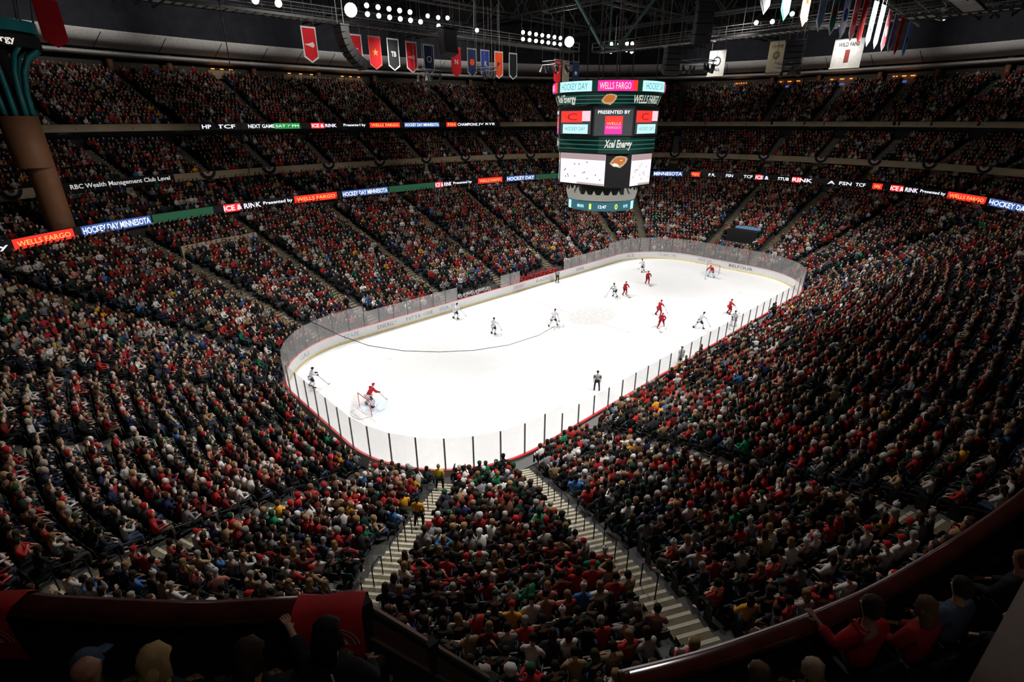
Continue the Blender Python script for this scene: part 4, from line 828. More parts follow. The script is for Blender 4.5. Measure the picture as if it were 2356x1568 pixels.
# ------------------------------------------------------------------ roof steel
def truss(name, a, b_, h, w, label, m, step=3.0, r=.12, cat='truss', parts=True):
    a, b_ = Vector(a), Vector(b_); d = (b_-a); L = d.length; d.normalize(); s = d.cross(V3(0, 0, 1)).normalized()*w/2; n = max(2, int(L/step)); t = empty(name); tag(t, label, cat)
    for o, hh, nm in ((s, 0, 'bottom_chord'), (-s, 0, 'bottom_chord'), (s*0, h, 'top_chord')): MB().tube([a+o+V3(0, 0, hh), b_+o+V3(0, 0, hh)], r, 6).build(nm, m, t)
    mb = MB()
    for k in range(n):
        p, q, mid = a+d*(L*k/n), a+d*(L*(k+1)/n), a+d*(L*(k+.5)/n)
        for o in (s, -s): mb.tube([p+o, mid+V3(0, 0, h), q+o], r*.55, 5, cap=False)
        mb.tube([p+s, p-s], r*.5, 4, cap=False)
    mb.build('web_lattice', m, t); return t
m_tr = M('truss_grey', (.045, .047, .048), .5, .3); m_tg = M('truss_green', (.07, .16, .14), .45, .3)
for k, y in enumerate((-16, 0, 15, 30)): truss('roof_truss', (-52, y, 33.5), (70, y, 33.5), 3.6, 2.2, 'long roof truss running the length of the rink, %s from the near side' % ordn(k), m_tr, 5, .17)
for k, x in enumerate((-24, -4, 14, 32, 50)): truss('roof_truss', (x, -40, 32.6), (x, 52, 32.6), 3.0, 1.8, 'cross roof truss spanning over the ice, %s from the near end' % ordn(k), m_tr, 5, .14)
def catwalk(a, b_, w, label):
    a, b_ = Vector(a), Vector(b_); d = b_-a; L = d.length; d.normalize(); s = d.cross(V3(0, 0, 1)).normalized(); t = empty('catwalk'); tag(t, label, 'catwalk')
    mb = MB(); n = int(L/.8)
    for k in range(n): c = a+d*(L*(k+.5)/n); mb.box(c, (.5, w, .06), mx=Matrix.Rotation(math.atan2(d.y, d.x), 3, 'Z'))
    mb.build('grating', M('grating', (.30, .29, .27), .6), t)
    mb = MB()
    for g in (-1, 1):
        o = s*(w/2*g); mb.box((a+b_)/2+o, (L, .1, .22), mx=Matrix.Rotation(math.atan2(d.y, d.x), 3, 'Z'))
    mb.build('edge_beam', m_dsteel, t); mb = MB()
    for g in (-1, 1):
        o = s*(w/2*g)
        for hh in (.55, 1.1): mb.tube([a+o+V3(0, 0, hh), b_+o+V3(0, 0, hh)], .035, 5)
        for k in range(int(L/2)+1): c = a+d*min(L, k*2)+o; mb.tube([c, c+V3(0, 0, 1.1)], .03, 4)
    mb.build('guard_rail', m_gsteel, t); mb = MB()
    for k in range(int(L/6)+1):
        for g in (-1, 1): c = a+d*min(L, k*6)+s*(w/2*g); mb.tube([c, c+V3(0, 0, 33-c.z)], .03, 4)
    mb.build('hanger_rod', m_gsteel, t); return t
catwalk((-34, 24.6, 29.0), (24, 24.6, 29.0), 1.8, 'long grated catwalk above the row of pennants on the left')
catwalk((-30, -20.2, 29.4), (30, -20.2, 29.4), 1.8, 'long grated catwalk along the near side above the right pennants')
catwalk((26, -18, 28.9), (26, 22, 28.9), 2.2, 'cross catwalk behind the scoreboard on the right')
catwalk((34, -24, 29.8), (34, 24, 29.8), 1.6, 'rearmost cross catwalk over the far end of the ice')
for nm, pts, lab in (('left', ((6.2, 10, 32.0), (11.5, 10, 27.6)), 'green diagonal brace above the scoreboard, left arm of the V'), ('right', ((21.6, 10, 33.5), (14.6, 10, 27.7)), 'green diagonal brace above the scoreboard, right arm of the V')):
    o = MB().tube(pts, .17, 8).build('brace', m_tg); tag(o, lab, 'brace')
o = MB().tube([(11.5, 10, 27.6), (14.6, 10, 27.7)], .15, 8).tube([(13, 10, 27.7), (13, 10, 33)], .1, 6).build('brace', m_tg); tag(o, 'short green tie between the two diagonal braces above the scoreboard', 'brace')
def pt(u_, v_, y): # a point of the vertical plane y = const seen in the given direction
    d = cf+(u_-1178)/FOC*cr-(v_-784)/FOC*cu; return Vector(CAM+d*((y-CAM[1])/d[1]))
t = empty('corner_truss'); tag(t, 'pale green steel truss node at the top right of the roof', 'truss')
for a, b_ in (((2085, -20), (2165, 45)), ((2100, -20), (2172, 42)), ((2160, 40), (2225, -15)), ((2172, 45), (2250, -15)), ((2025, -10), (2115, 58)), ((2115, 30), (2165, 45))):
    MB().tube([pt(*a, -14), pt(*b_, -14)], .16, 6).build('truss_member', M('truss_pale', (.42, .44, .38), .5, .2), t)
# floodlights
m_hs = M('lamp_housing', (.05, .05, .05), .5, .4); e_flood = EM('flood_lens', (1, .97, .93), 14); e_flood2 = EM('flood_lens_bright', (1, .98, .96), 30)
def floodlight(loc, r, label, aim=None, m=None, group='floodlights on the roof steel'):
    aim = Vector(aim) if aim is not None else Vector(CAM)*.55+Vector((0, 0, 5)); loc = Vector(loc); d = (aim-loc).normalized(); t = empty('floodlight', loc); tag(t, label, 'floodlight', group)
    q = d.to_track_quat('Z', 'Y').to_matrix().to_4x4()
    def put(mb, nm, mt): mb.v = [tuple(q @ Vector(p)) for p in mb.v]; return mb.build(nm, mt, t)
    mb = MB(); mb.lathe([(0, -r*1.5), (r*.5, -r*1.4), (r*.75, -r*.7), (r*1.1, 0), (r*1.02, 0), (r*.7, -r*.5)], n=14); put(mb, 'housing', m_hs)
    mb = MB(); mb.lathe([(0, -r*.05), (r, -r*.08)], n=16); put(mb, 'lens', m or e_flood)
    MB().tube([(0, 0, r*1.0), (0, 0, r*2.4)], .03, 4).build('yoke', m_hs, t); return t
floodlight((-12.5, 22.6, 29.9), .62, 'very bright floodlight, lens enlarged for its glare, left of the long row of lamps', m=e_flood2)  # enlarged lens stands in for the glare around a smaller lamp
floodlight((20.5, 22.6, 29.9), .66, 'very bright floodlight, lens enlarged for its glare, just left above the scoreboard', m=e_flood2)
for r_ in range(2):
    for k in range(5 if r_ == 0 else 6):
        floodlight((-10.7+k*1.28, 22.6, 30.5-r_*.75), .24, 'round floodlight in left bank, %s row, %s from left' % (('upper', 'lower')[r_], ordn(k)))
for r_ in range(2):
    for k in range(7): floodlight((11.4+k*1.2, 22.6, 30.2-r_*.75), .23, 'round floodlight in centre bank, %s row, %s from left' % (('upper', 'lower')[r_], ordn(k)))
for k, (x, z) in enumerate(((-3.3, 30.4), (-1.9, 30.4), (-1.9, 29.6), (-.6, 30.5), (3.7, 29.7))): floodlight((x, 22.6, z), .22, 'small floodlight between the two big banks, %s from left' % ordn(k))
for k, (x, z) in enumerate(((30.2, 30.4), (30.2, 29.4), (32.2, 30.5), (34.2, 30.8), (34.2, 29.9), (35.6, 30.9), (35.6, 29.8))): floodlight((x, 22.6, z), .27, 'floodlight in cluster right above the scoreboard, %s' % ordn(k))
for k, (y, z) in enumerate(((-1.4, 29.7), (-3.2, 29.6), (-5.2, 30.1), (-6.7, 29.4))): floodlight((25, y, z+.3), .24, 'floodlight on the cross catwalk right of the scoreboard, %s' % ordn(k))
for k, x in enumerate((-21.6, -19.6)): floodlight((x, 22.6, 29.6), .32, 'floodlight at the top edge of the photo, %s of the pair' % ('left', 'right')[k])
floodlight((-29.5, 22.6, 30.6), .5, 'floodlight at the top left over the blue drape')
for k, sx in enumerate((-22, -8, 8, 22)): floodlight((sx, -20.5, 29.3), .3, 'near side floodlight above the camera view, %s along the catwalk' % ordn(k), aim=(sx, 0, 0))

# pennants
def pennant(x, y, z1, col, edge, mark, label, h=3.05, w=1.55, face=-1, markcol=None):
    t = empty('pennant', (x, y, z1)); tag(t, label, 'banner', 'team pennants under the catwalks')
    def panel(s, off, m, nm, cut=0):
        n = 8; vs = []; W_, H_ = w/2-s, h-s*1.2
        P = [(-W_, -s), (W_, -s), (W_*1.0, -(H_-.45)), (0, -H_), (-W_, -(H_-.45))]
        vs = [(px, off, pz) for px, pz in P]+[(px, off+.015*face, pz) for px, pz in P]; mb = MB(); mb.add(vs, [(0, 1, 2, 3, 4), (9, 8, 7, 6, 5)]+[(k, (k+1) % 5, 5+(k+1) % 5, 5+k) for k in range(5)]); return mb.build(nm, m, t)
    panel(0, 0, edge, 'border'); f_ = panel(.11, .02*face, col, 'field'); mk = markcol or edge
    if mark == 'ring':
        mb = MB(); mb.lathe([(.34, 0), (.24, 0)], n=24); mb.v = [(a, .05*face, b_-1.45) for a, b_, c in mb.v]; mb.build('emblem', mk, t)
    elif mark == 'disc':
        mb = MB(); mb.prism([(.36*math.cos(k*PI/10), .36*math.sin(k*PI/10)) for k in range(20)], 0, .01); mb.v = [(a, .045*face-c, b_-1.45) for a, b_, c in mb.v]; mb.build('emblem', mk, t)
    elif mark == 'star':
        mb = MB(); mb.add([((.38 if k % 2 == 0 else .16)*math.sin(k*PI/5), .045*face, (.38 if k % 2 == 0 else .16)*math.cos(k*PI/5)-1.45) for k in range(10)], [tuple(range(10))]); mb.build('emblem', mk, t)
    elif mark == 'wing':
        mb = MB(); mb.add([(-.6, .045*face, -1.5), (-.1, .045*face, -1.62), (.3, .045*face, -1.75), (.45, .045*face, -1.5), (.3, .045*face, -1.25), (-.1, .045*face, -1.4)], [tuple(range(6))]); mb.build('emblem', mk, t)
    elif mark: flat_text('emblem', mark, (0, .05*face, -1.45), (-face, 0, 0), (0, 0, 1), .62 if len(mark) > 1 else .5, .5, mk, t, bold=.03)
    MB().tube([(-w/2-.05, 0, .02), (w/2+.05, 0, .02)], .035, 6).build('hanging_rod', m_gsteel, t)
    for s in (-1, 1): MB().tube([(s*w*.4, 0, .02), (s*w*.4, 0, 1.0 if y > 0 else 1.9)], .015, 4).build('cord', m_gsteel, t)
def CB(n, c):
    k = 'banner_'+n
    if k in _mc: return _mc[k]
    m = M(k, c, .8, noise=.05); nt = m.node_tree; nn = nt.nodes; p = nn['Principled BSDF']; t_ = nn.new('ShaderNodeBsdfTranslucent'); t_.inputs[0].default_value = (*[min(1, v*1.25) for v in c], 1)
    mx = nn.new('ShaderNodeMixShader'); mx.inputs[0].default_value = .55; nt.links.new(p.outputs[0], mx.inputs[1]); nt.links.new(t_.outputs[0], mx.inputs[2]); nt.links.new(mx.outputs[0], nn['Material Output'].inputs[0]); return m
r_, w_, nv, or_, bk, bl, go, tl_, pk, lb = CB('red', (.62, .01, .02)), CB('white', (.75, .75, .78)), CB('navy', (.015, .03, .10)), CB('orange', (.85, .10, .01)), CB('black', (.015, .02, .022)), CB('blue', (.02, .06, .30)), CB('gold', (.7, .4, .08)), CB('teal', (.10, .42, .38)), CB('pink_red', (.75, .20, .22)), CB('pale_blue', (.42, .52, .72))
for x, z, c, e, mk, mc, lab in ((-36.3, 27.9, r_, r_, None, None, 'plain red pennant at the top left corner of the photo'), (-17, 28.1, r_, w_, 'wing', w_, 'red pennant with a white emblem, first of the left row'), (-12.2, 27.9, r_, w_, 'C', w_, 'red pennant with a white C, second of the left row'),
                            (-10, 27.9, r_, CB('salmon', (.7, .15, .12)), 'star', go, 'red pennant with gold emblem and pink border, third of the left row'), (-7.8, 27.9, bk, w_, 'TB', w_, 'dark pennant with white letters, fourth of the left row'), (-5.5, 27.8, r_, w_, 'wing', CB('blush', (.7, .4, .42)), 'red pennant with pale wing emblem, fifth of the left row'),
                            (-3.2, 27.7, nv, w_, 'ring', w_, 'navy pennant with white roundel, sixth of the left row'), (.7, 27.7, r_, r_, 'N', w_, 'red pennant with white letter shape, seventh of the left row'), (3.1, 27.8, nv, CB('greyish', (.35, .33, .36)), 'disc', or_, 'navy pennant with orange disc, eighth of the left row'),
                            (5.2, 27.8, bl, CB('lavender', (.4, .4, .55)), 'X', w_, 'blue pennant with white letters, ninth of the left row'), (7.5, 27.8, or_, w_, 'P', bk, 'bright orange pennant with white border, tenth of the left row'), (10, 27.8, bk, w_, 'disc', bk, 'black pennant outlined in white, eleventh of the left row'),
                            (18.6, 27.6, r_, r_, 'star', w_, 'red pennant just left of the scoreboard top'), (20.4, 27.6, CB('tan_grey', (.3, .26, .2)), CB('tan', (.4, .35, .27)), 'V', w_, 'tan pennant just left of the scoreboard top'), (22.6, 27.6, nv, nv, 'star', w_, 'navy pennant with white star nearest the scoreboard')):
    pennant(x, 23, z, c, e, mk, lab, markcol=mc, w=1.45)
RP = [(-11.4, w_, w_, 'disc', bl), (-8.8, w_, tl_, 'ring', tl_), (-6.0, w_, CB('peach', (.75, .5, .35)), 'star', or_), (-3.4, lb, w_, 'ring', w_), (-1.2, tl_, w_, 'disc', or_), (.9, w_, lb, 'disc', bl), (2.9, pk, w_, 'disc', r_), (4.7, r_, pk, 'Y', go), (6.9, lb, w_, 'ring', bl), (8.9, w_, lb, 'disc', lb), (11, pk, w_, 'disc', w_), (13, CB('violet', (.35, .3, .6)), w_, 'ring', w_), (15, r_, pk, 'star', go), (17.8, lb, lb, 'star', bl)]
LB = ['white pennant with blue dot', 'white pennant with teal ring', 'white pennant with orange star', 'pale blue pennant with white ring', 'teal pennant with orange dot', 'white pennant with pale blue border', 'pink-red pennant with red dot', 'red pennant with gold letter', 'pale blue pennant with blue ring', 'white pennant with pale blue disc', 'pink-red pennant with white disc', 'violet pennant with white ring', 'red pennant with gold star', 'pale blue pennant set apart at the end']
for k, (x, c, e, mk, mc) in enumerate(RP): pennant(x, -18, 27.6, c, e, mk, LB[k]+', right-hand row', markcol=mc, h=2.8, w=1.15, face=-1)
# three banners hung across the hall on the right
def hall_banner(y, w, h, z1, label, items, m=M('grey_white_cloth', (.26, .26, .255), .8)):  # white cloth drawn as an even grey
    t = empty('hanging_banner', (28, y, z1)); tag(t, label, 'banner'); MB().box((0, 0, -h/2), (.05, w, h)).build('cloth', m, t); MB().box((-.02, 0, -h-.04), (.3, w+.1, .12)).build('bottom_bar', M('banner_bar', (.35, .33, .25), .6), t); MB().tube([(0, -w/2, 0), (0, w/2, 0)], .05, 6).build('top_bar', m_gsteel, t)
    for s in (-1, 1): MB().tube([(0, s*w*.4, 0), (0, s*w*.4, 28.9-z1)], .02, 4).build('cord', m_gsteel, t)
    for tx, yy, zz, ww, hh, mt in items: flat_text('lettering', tx, (-.06, yy, zz), (0, -1, 0), (0, 0, 1), ww, hh, mt, t, bold=.02)
    return t
hall_banner(-10.6, 2.9, 2.7, 27.8, 'large white hanging banner with a dark red number 1', (('WILD FANS', 0, -.5, 2.0, .4, bk), ('1', 0, -1.6, .45, 1.2, CB('dark_red', (.2, .03, .02)))))
t = hall_banner(4.2, 2.2, 2.8, 27.9, 'white hanging banner with round dark emblem right of the scoreboard', (('FALL', 0, -2.1, 1.0, .35, bk),))
mb = MB(); mb.lathe([(.55, 0), (.4, 0)], n=24); mb.v = [(-.06, a, b_-1.2) for a, b_, c in mb.v]; mb.build('emblem', bk, t)
t = hall_banner(-3.1, 1.9, 3.4, 28.3, 'yellowish hanging banner partly hidden by a speaker cluster', (('1999', 0, -.6, 1.3, .3, CB('faded', (.35, .25, .15))),), M('aged_banner', (.50, .45, .30), .8)); mb = MB(); mb.lathe([(.4, 0), (.2, 0)], n=20); mb.v = [(-.06, a, b_-1.5) for a, b_, c in mb.v]; mb.build('emblem', CB('faded', (.3, .2, .1)), t)
# speaker arrays
m_sp = M('speaker_grey', (.028, .028, .03), .7); m_grl = M('speaker_grille', (.010, .010, .010), .8)
def speaker_array(x, y, z, n, w, h, d, curve, rz, label, lean=0):
    t = empty('speaker_array', (x, y, z), rz); tag(t, label, 'loudspeaker'); a = lean; py, pz = 0, 0
    for k in range(n):
        mx = Matrix.Rotation(-a, 3, 'X'); c = Vector((0, py, pz))+mx @ Vector((0, 0, -h/2)); e = MB().box(c, (w, d, h*.94), mx=mx).build('speaker_cabinet', m_sp, t)
        MB().box(c+mx @ Vector((0, d/2+.01, 0)), (w*.9, .02, h*.8), mx=mx).build('grille', m_grl, e); nx = mx @ Vector((0, 0, -h)); py += nx.y; pz += nx.z; a += curve
    for s in (-1, 1): MB().tube([(s*w*.4, 0, 0), (s*w*.4, 0, 33-z)], .035, 5).build('suspension_cable', m_gsteel, t)
    MB().box((0, 0, .08), (w*1.1, d*1.2, .12)).build('flying_frame', m_dsteel, t); return t
speaker_array(-15.4, 19.5, 27.9, 8, 1.5, .5, .8, -.15, -PI/2, 'curved hanging speaker column at the left, between two red pennants', -.05)
speaker_array(-2.6, 20, 29.0, 6, 1.8, .42, 1.0, -.1, PI, 'hanging speaker column in the left middle, in front of the pennants', .2)
speaker_array(15.6, 0, 31.0, 4, 1.7, .95, 1.2, .09, PI*.75, 'tall hanging speaker stack just right above the scoreboard', -.1)
speaker_array(24, -6.5, 27.6, 5, 1.8, .5, 1.1, .12, PI*.6, 'hanging speaker stack beside the yellowish banner', -.1)
speaker_array(14.5, 2.5, 27.0, 5, 1.7, .5, 1.1, .1, PI*.8, 'lower hanging speaker stack behind the scoreboard top')
def rig(x, y, z, w, d, label, sd):
    t = empty('lighting_rig', (x, y, z)); tag(t, label, 'lighting rig'); rr = random.Random(sd)
    for a, b_ in (((-w/2, -d/2), (w/2, -d/2)), ((w/2, -d/2), (w/2, d/2)), ((w/2, d/2), (-w/2, d/2)), ((-w/2, d/2), (-w/2, -d/2))):
        for zz in (0, .4): MB().tube([(*a, zz), (*b_, zz)], .05, 5).build('rig_tube', m_gsteel, t)
    for k in range(8):
        px, py = rr.uniform(-w/2, w/2), rr.choice((-d/2, d/2)); f_ = MB().tube([(px, py, 0), (px, py, -.25), (px+rr.uniform(-.3, .3), py+rr.uniform(-.3, .3), -.8)], [.08, .14, .2], 8).build('moving_lamp', m_sp, t)
    for sx in (-1, 1):
        for sy in (-1, 1): MB().tube([(sx*w/2, sy*d/2, .4), (sx*w/2, sy*d/2, 33-z)], .025, 4).build('suspension_cable', m_gsteel, t)
rig(12.5, 17.5, 26.2, 3.2, 2.2, 'cluster of moving stage lamps hanging left of the scoreboard', 1)
rig(-4.5, 21.5, 24.6, 2.4, 1.6, 'small lamp rig hanging below the navy pennant', 2)
rig(4.5, 21.6, 25.4, 2.4, 1.4, 'small lamp rig hanging in front of the blue pennant', 3)
rig(25, -5.8, 25.2, 2.8, 1.8, 'lamp rig hanging under the speakers on the right', 4)
rig(18.5, 1.5, 25.6, 3.4, 2.4, 'lamp rig right behind the scoreboard top', 5)
o = MB().tube([pt(1090, 0, 21), pt(1090, 62, 21)], .06, 5).build('drop_pole', m_gsteel); tag(o, 'thin pole dropping to a single lamp above the pennants', 'pole')
# sagging cable crossing the view of the ice
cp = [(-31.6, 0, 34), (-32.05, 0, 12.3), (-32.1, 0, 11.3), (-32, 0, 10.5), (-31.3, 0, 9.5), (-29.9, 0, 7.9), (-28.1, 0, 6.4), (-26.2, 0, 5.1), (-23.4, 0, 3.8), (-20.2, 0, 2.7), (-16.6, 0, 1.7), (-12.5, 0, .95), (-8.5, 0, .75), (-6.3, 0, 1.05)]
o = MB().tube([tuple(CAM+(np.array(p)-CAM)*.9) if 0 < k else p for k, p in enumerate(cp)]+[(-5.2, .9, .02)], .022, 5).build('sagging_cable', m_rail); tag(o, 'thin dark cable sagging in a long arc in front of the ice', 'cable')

# ------------------------------------------------------------------ big column with flared capital at the left
t = empty('corner_column', (-39.3, 31.5, 10.2)); tag(t, 'thick brown column with teal flared capital at the left edge', 'column')
MB().lathe([(1.0, 0), (1.0, 6.2)], n=28).build('lower_shaft', m_brown, t, True); MB().lathe([(1.35, 6.0), (1.35, 10.1), (1.15, 10.1)], (-.35, 0, 0), 32).build('upper_shaft', m_brown, t, True)
for k in range(10):
    a = 2*PI*k/10+.2; c, s = math.cos(a), math.sin(a); MB().tube([(-.35+1.1*c, 1.1*s, 10.0), (-.35+1.15*c, 1.15*s, 11.8), (-.35+1.45*c, 1.45*s, 13.4), (-.35+2.1*c, 2.1*s, 14.6), (-.35+2.9*c, 2.9*s, 15.1)], .2, 8).build('teal_rib', m_teal, t, True)
MB().lathe([(.8, 10), (.8, 15)], (-.35, 0, 0), 24).build('core', m_black, t, True)
MB().lathe([(2.9, 15.1), (3.1, 15.1), (3.1, 16.0), (2.9, 16.0)], (-.35, 0, 0), 36).build('sign_band', m_black, t)
MB().lathe([(2.9, 16.2), (3.15, 16.2), (3.15, 17.0), (2.9, 17.0)], (-.35, 0, 0), 36).build('teal_ring', m_teal, t)
for k in range(8):
    a = 2*PI*k/8; MB().tube([(-.35+3*math.cos(a), 3*math.sin(a), 17), (-.35+3.6*math.cos(a), 3.6*math.sin(a), 20)], .08, 6).build('upper_stay', m_gsteel, t)
b0 = math.atan2(CAM[1]-31.5, CAM[0]+39.3); v_, f_ = fit_text('Xcel Energy', 3.6, .62, bold=.02); mb = MB(); mb.add([(-.35+3.13*math.cos(b0+p[0]/3.1-.1), 3.13*math.sin(b0+p[0]/3.1-.1), 15.5+p[1]) for p in v_], f_); mb.build('lettering', w_sign, t)
t = MB().box((-46.0, 40.9, 19.4), (8.2, .4, 4.6)).build('suite_wall', M('suite_wall', (.30, .26, .20), .8)); tag(t, 'pale wall of the corner suites left of the brown column', 'wall'); MB().box((-43.3, 40.65, 19.3), (.9, .1, 1.4)).build('wall_opening', m_black, t)

# ------------------------------------------------------------------ tarp and tunnel at the far end
t = empty('entry_tunnel', (37.5, 1.0, 2.0)); tag(t, 'dark entry tunnel mouth in the far end stands under a glowing blue tarp', 'tunnel'); MB().box((1.3, 0, 1.2), (3.4, 4.6, 2.4)).build('tunnel_box', m_black, t); MB().box((2.0, 0, 2.5), (1.5, 3.6, .3)).build('glowing_tarp', EM('tarp_blue', (.10, .22, .36), .7), t)  # tarp given its own glow to look lit

# ------------------------------------------------------------------ goals
for k, s in enumerate((-1, 1)):
    t = empty('hockey_goal', (s*27.1, 0, 0), 0 if s > 0 else PI); tag(t, ('red-framed hockey goal at the near end' if s < 0 else 'red-framed hockey goal at the far end'), 'goal')
    rf = M('goal_red', (.65, .03, .03), .4)
    for y in (-.92, .92): MB().tube([(0, y, 0), (0, y, 1.22)], .03, 8).build('goal_post', rf, t)
    MB().tube([(0, -.92, 1.22), (0, .92, 1.22)], .03, 8).build('crossbar', rf, t); MB().tube([(0, -.92, .03), (.9, -.7, .03), (1.05, 0, .03), (.9, .7, .03), (0, .92, .03)], .03, 6).build('base_frame', M('goal_white', (.8, .8, .8), .5), t)
    mb = MB()
    for i in range(13): y = -.9+i*.15; mb.tube([(0, y, 1.2), (.5, y*.95, 1.2), (1.0-.25*abs(y), y*.9, .03)], .006, 3, cap=False)
    for i in range(8): z = .05+i*.16; xx = 1.0-.42*z; mb.tube([(0, -.92, z), (xx*.75, -.8, z), (xx, 0, z), (xx*.75, .8, z), (0, .92, z)], .006, 3, cap=False)
    mb.build('goal_net', M('net_white', (.7, .7, .7), .8), t)

# ------------------------------------------------------------------ players and officials
def skater(lean, spread, stride, arms, bulk=1.35, hd=(0, 1, -.2)):
    J = dict(pel=V3(0, 0, .92), chest=V3(0, lean*.7, 1.27), neck=V3(0, lean, 1.47), head=V3(0, lean*1.25+.02, 1.64))
    for s, g in (('L', -1), ('R', 1)):
        st = stride*g; J['sh'+s] = V3(g*.2, lean*.85, 1.40); J['hip'+s] = V3(g*.11, 0, .88); J['kn'+s] = V3(g*(.14+spread*.5), .16+st*.5, .50); J['an'+s] = V3(g*(.15+spread), st-.02, .12); a = arms[0 if g < 0 else 1]
        J['el'+s] = J['sh'+s]+V3(g*a[0], a[1], a[2]); J['wr'+s] = J['el'+s]+V3(g*a[3], a[4], a[5])
    f_ = figure(J, 1, bulk, True, hd); f_['J'] = J
    for k in ('body', 'top', 'legs'): f_[k].materials.clear(); f_[k].materials.append(SKIN if k == 'body' else CLOTH)
    return f_
AR = ((.14, .1, -.22, -.1, .24, -.06), (.14, .12, -.22, -.14, .22, -.1)); AD = ((.06, 0, -.28, 0, .04, -.26), (.06, 0, -.28, 0, .04, -.26))
SKP = [skater(.2, .12, .1, AR), skater(.38, .2, .34, AR), skater(.1, .08, 0, AR), skater(.42, .28, 0, ((.2, .1, -.2, .04, .2, -.1), (.2, .1, -.2, .0, .2, -.1)), 1.6), skater(.02, .05, 0, AD, 1.1)]
def ellipsoid(mb, c, r, n=12, m=8):
    vs = [(c[0]+r[0]*math.sin(PI*i/m)*math.cos(2*PI*k/n), c[1]+r[1]*math.sin(PI*i/m)*math.sin(2*PI*k/n), c[2]+r[2]*math.cos(PI*i/m)) for i in range(m+1) for k in range(n)]
    mb.add(vs, [(i*n+k, (i+1)*n+k, (i+1)*n+(k+1) % n, i*n+(k+1) % n) for i in range(m) for k in range(n)]); return mb
def to_mesh(mb, nm, m): o = mb.build(nm, m, None, True); me = o.data; bpy.data.objects.remove(o); return me
for f_ in SKP:
    J = f_['J']; hd = f_['head']; f_['helmet'] = to_mesh(ellipsoid(MB(), hd+V3(0, -.01, .03), (.105, .12, .105)).box(hd+V3(0, .08, .06), (.13, .07, .03)), 'helmet', CLOTH)
    f_['skates'] = []; f_['gloves'] = []; f_['pads'] = []
    for s in 'LR':
        a = J['an'+s]; f_['skates'].append(to_mesh(MB().tube([a+V3(0, -.06, .1), a+V3(0, -.03, -.03), a+V3(0, .12, -.06), a+V3(0, .2, -.06)], [.06, .06, .05, .035], 8).box(a+V3(0, .06, -.105), (.008, .3, .03)), 'skate', CLOTH))
        w = J['wr'+s]; dr = (w-J['el'+s]).normalized(); f_['gloves'].append(to_mesh(MB().tube([w-dr*.08, w, w+dr*.09, w+dr*.15], [.07, .06, .065, .04], 8), 'glove', CLOTH))
        f_['pads'].append(to_mesh(MB().tube([J['kn'+s]+V3(0, .06, .14), J['kn'+s]+V3(0, .1, 0), J['an'+s]+V3(0, .08, .02)], [(.14, .07), (.15, .08), (.14, .07)], 8), 'leg_pad', CLOTH))
    hip = J['pel']; f_['shorts'] = to_mesh(MB().tube([hip+V3(0, 0, .08), hip+V3(0, .01, -.08)], [(.19, .15), (.23, .18)], 12).tube([J['hipL']+V3(0, 0, .02), J['knL'].lerp(J['hipL'], .25)], [.14, .12], 10).tube([J['hipR']+V3(0, 0, .02), J['knR'].lerp(J['hipR'], .25)], [.14, .12], 10), 'hockey_shorts', CLOTH)
    w = (J['wrL']+J['wrR'])/2; e = Vector((w.x+.25, w.y+.75, .03)); st = J['wrR']+(J['wrR']-e).normalized()*.25
    f_['stick'] = to_mesh(MB().tube([st, J['wrR'], e], .016, 5).tube([e, e+V3(-.12, .1, 0), e+V3(-.26, .14, .01)], [(.01, .035)]*3, 4), 'hockey_stick', CLOTH)
RED, WHI, BLK, NAVY, MAR = (.60, .03, .04), (.80, .80, .82), (.012, .012, .014), (.02, .025, .06), (.12, .01, .02)
def player(x, y, rz, pose, kind, label, z=0):
    f_ = SKP[pose]; cols = {'red': (RED, (.25, .01, .02), RED, (.45, .02, .03)), 'white': (WHI, NAVY, WHI, NAVY), 'ref': ((.5, .5, .5), BLK, BLK, BLK), 'goalie': (RED, MAR, WHI, RED)}[kind]
    o = link_mesh('person', f_['body'], None, (x, y, z+.012), rz, (.5, .3, .2)); tag(o, label, 'person', 'people on the ice')
    link_mesh('jersey', f_['top'], o, color=cols[0]); link_mesh('socks', f_['legs'], o, color=cols[2] if kind != 'ref' else BLK)
    link_mesh('helmet', f_['helmet'], o, color=cols[3])
    if kind != 'ref': link_mesh('hockey_shorts', f_['shorts'], o, color=cols[1]); link_mesh('hockey_stick', f_['stick'], o, color=(.03, .03, .03))
    for k in range(2):
        link_mesh('skate', f_['skates'][k], o, color=BLK)
        if kind != 'ref': link_mesh('glove', f_['gloves'][k], o, color=cols[1])
        if kind == 'goalie': link_mesh('leg_pad', f_['pads'][k], o, color=WHI)
    if kind == 'ref':
        J = f_['J']
        for s in 'LR':
            for k in range(3): c = J['sh'+s].lerp(J['el'+s], .2+.3*k); MB().tube([c, c+(J['el'+s]-J['sh'+s]).normalized()*.03], .093, 10).build('sleeve_stripe', m_black, o)
        for k in (-2, -1, 0, 1, 2): MB().tube([(k*.075, J['chest'].y-.17+abs(k)*.012, 1.0), (k*.075, J['chest'].y-.165+abs(k)*.014, 1.38)], .011, 5).build('shirt_stripe', m_black, o)
    return o
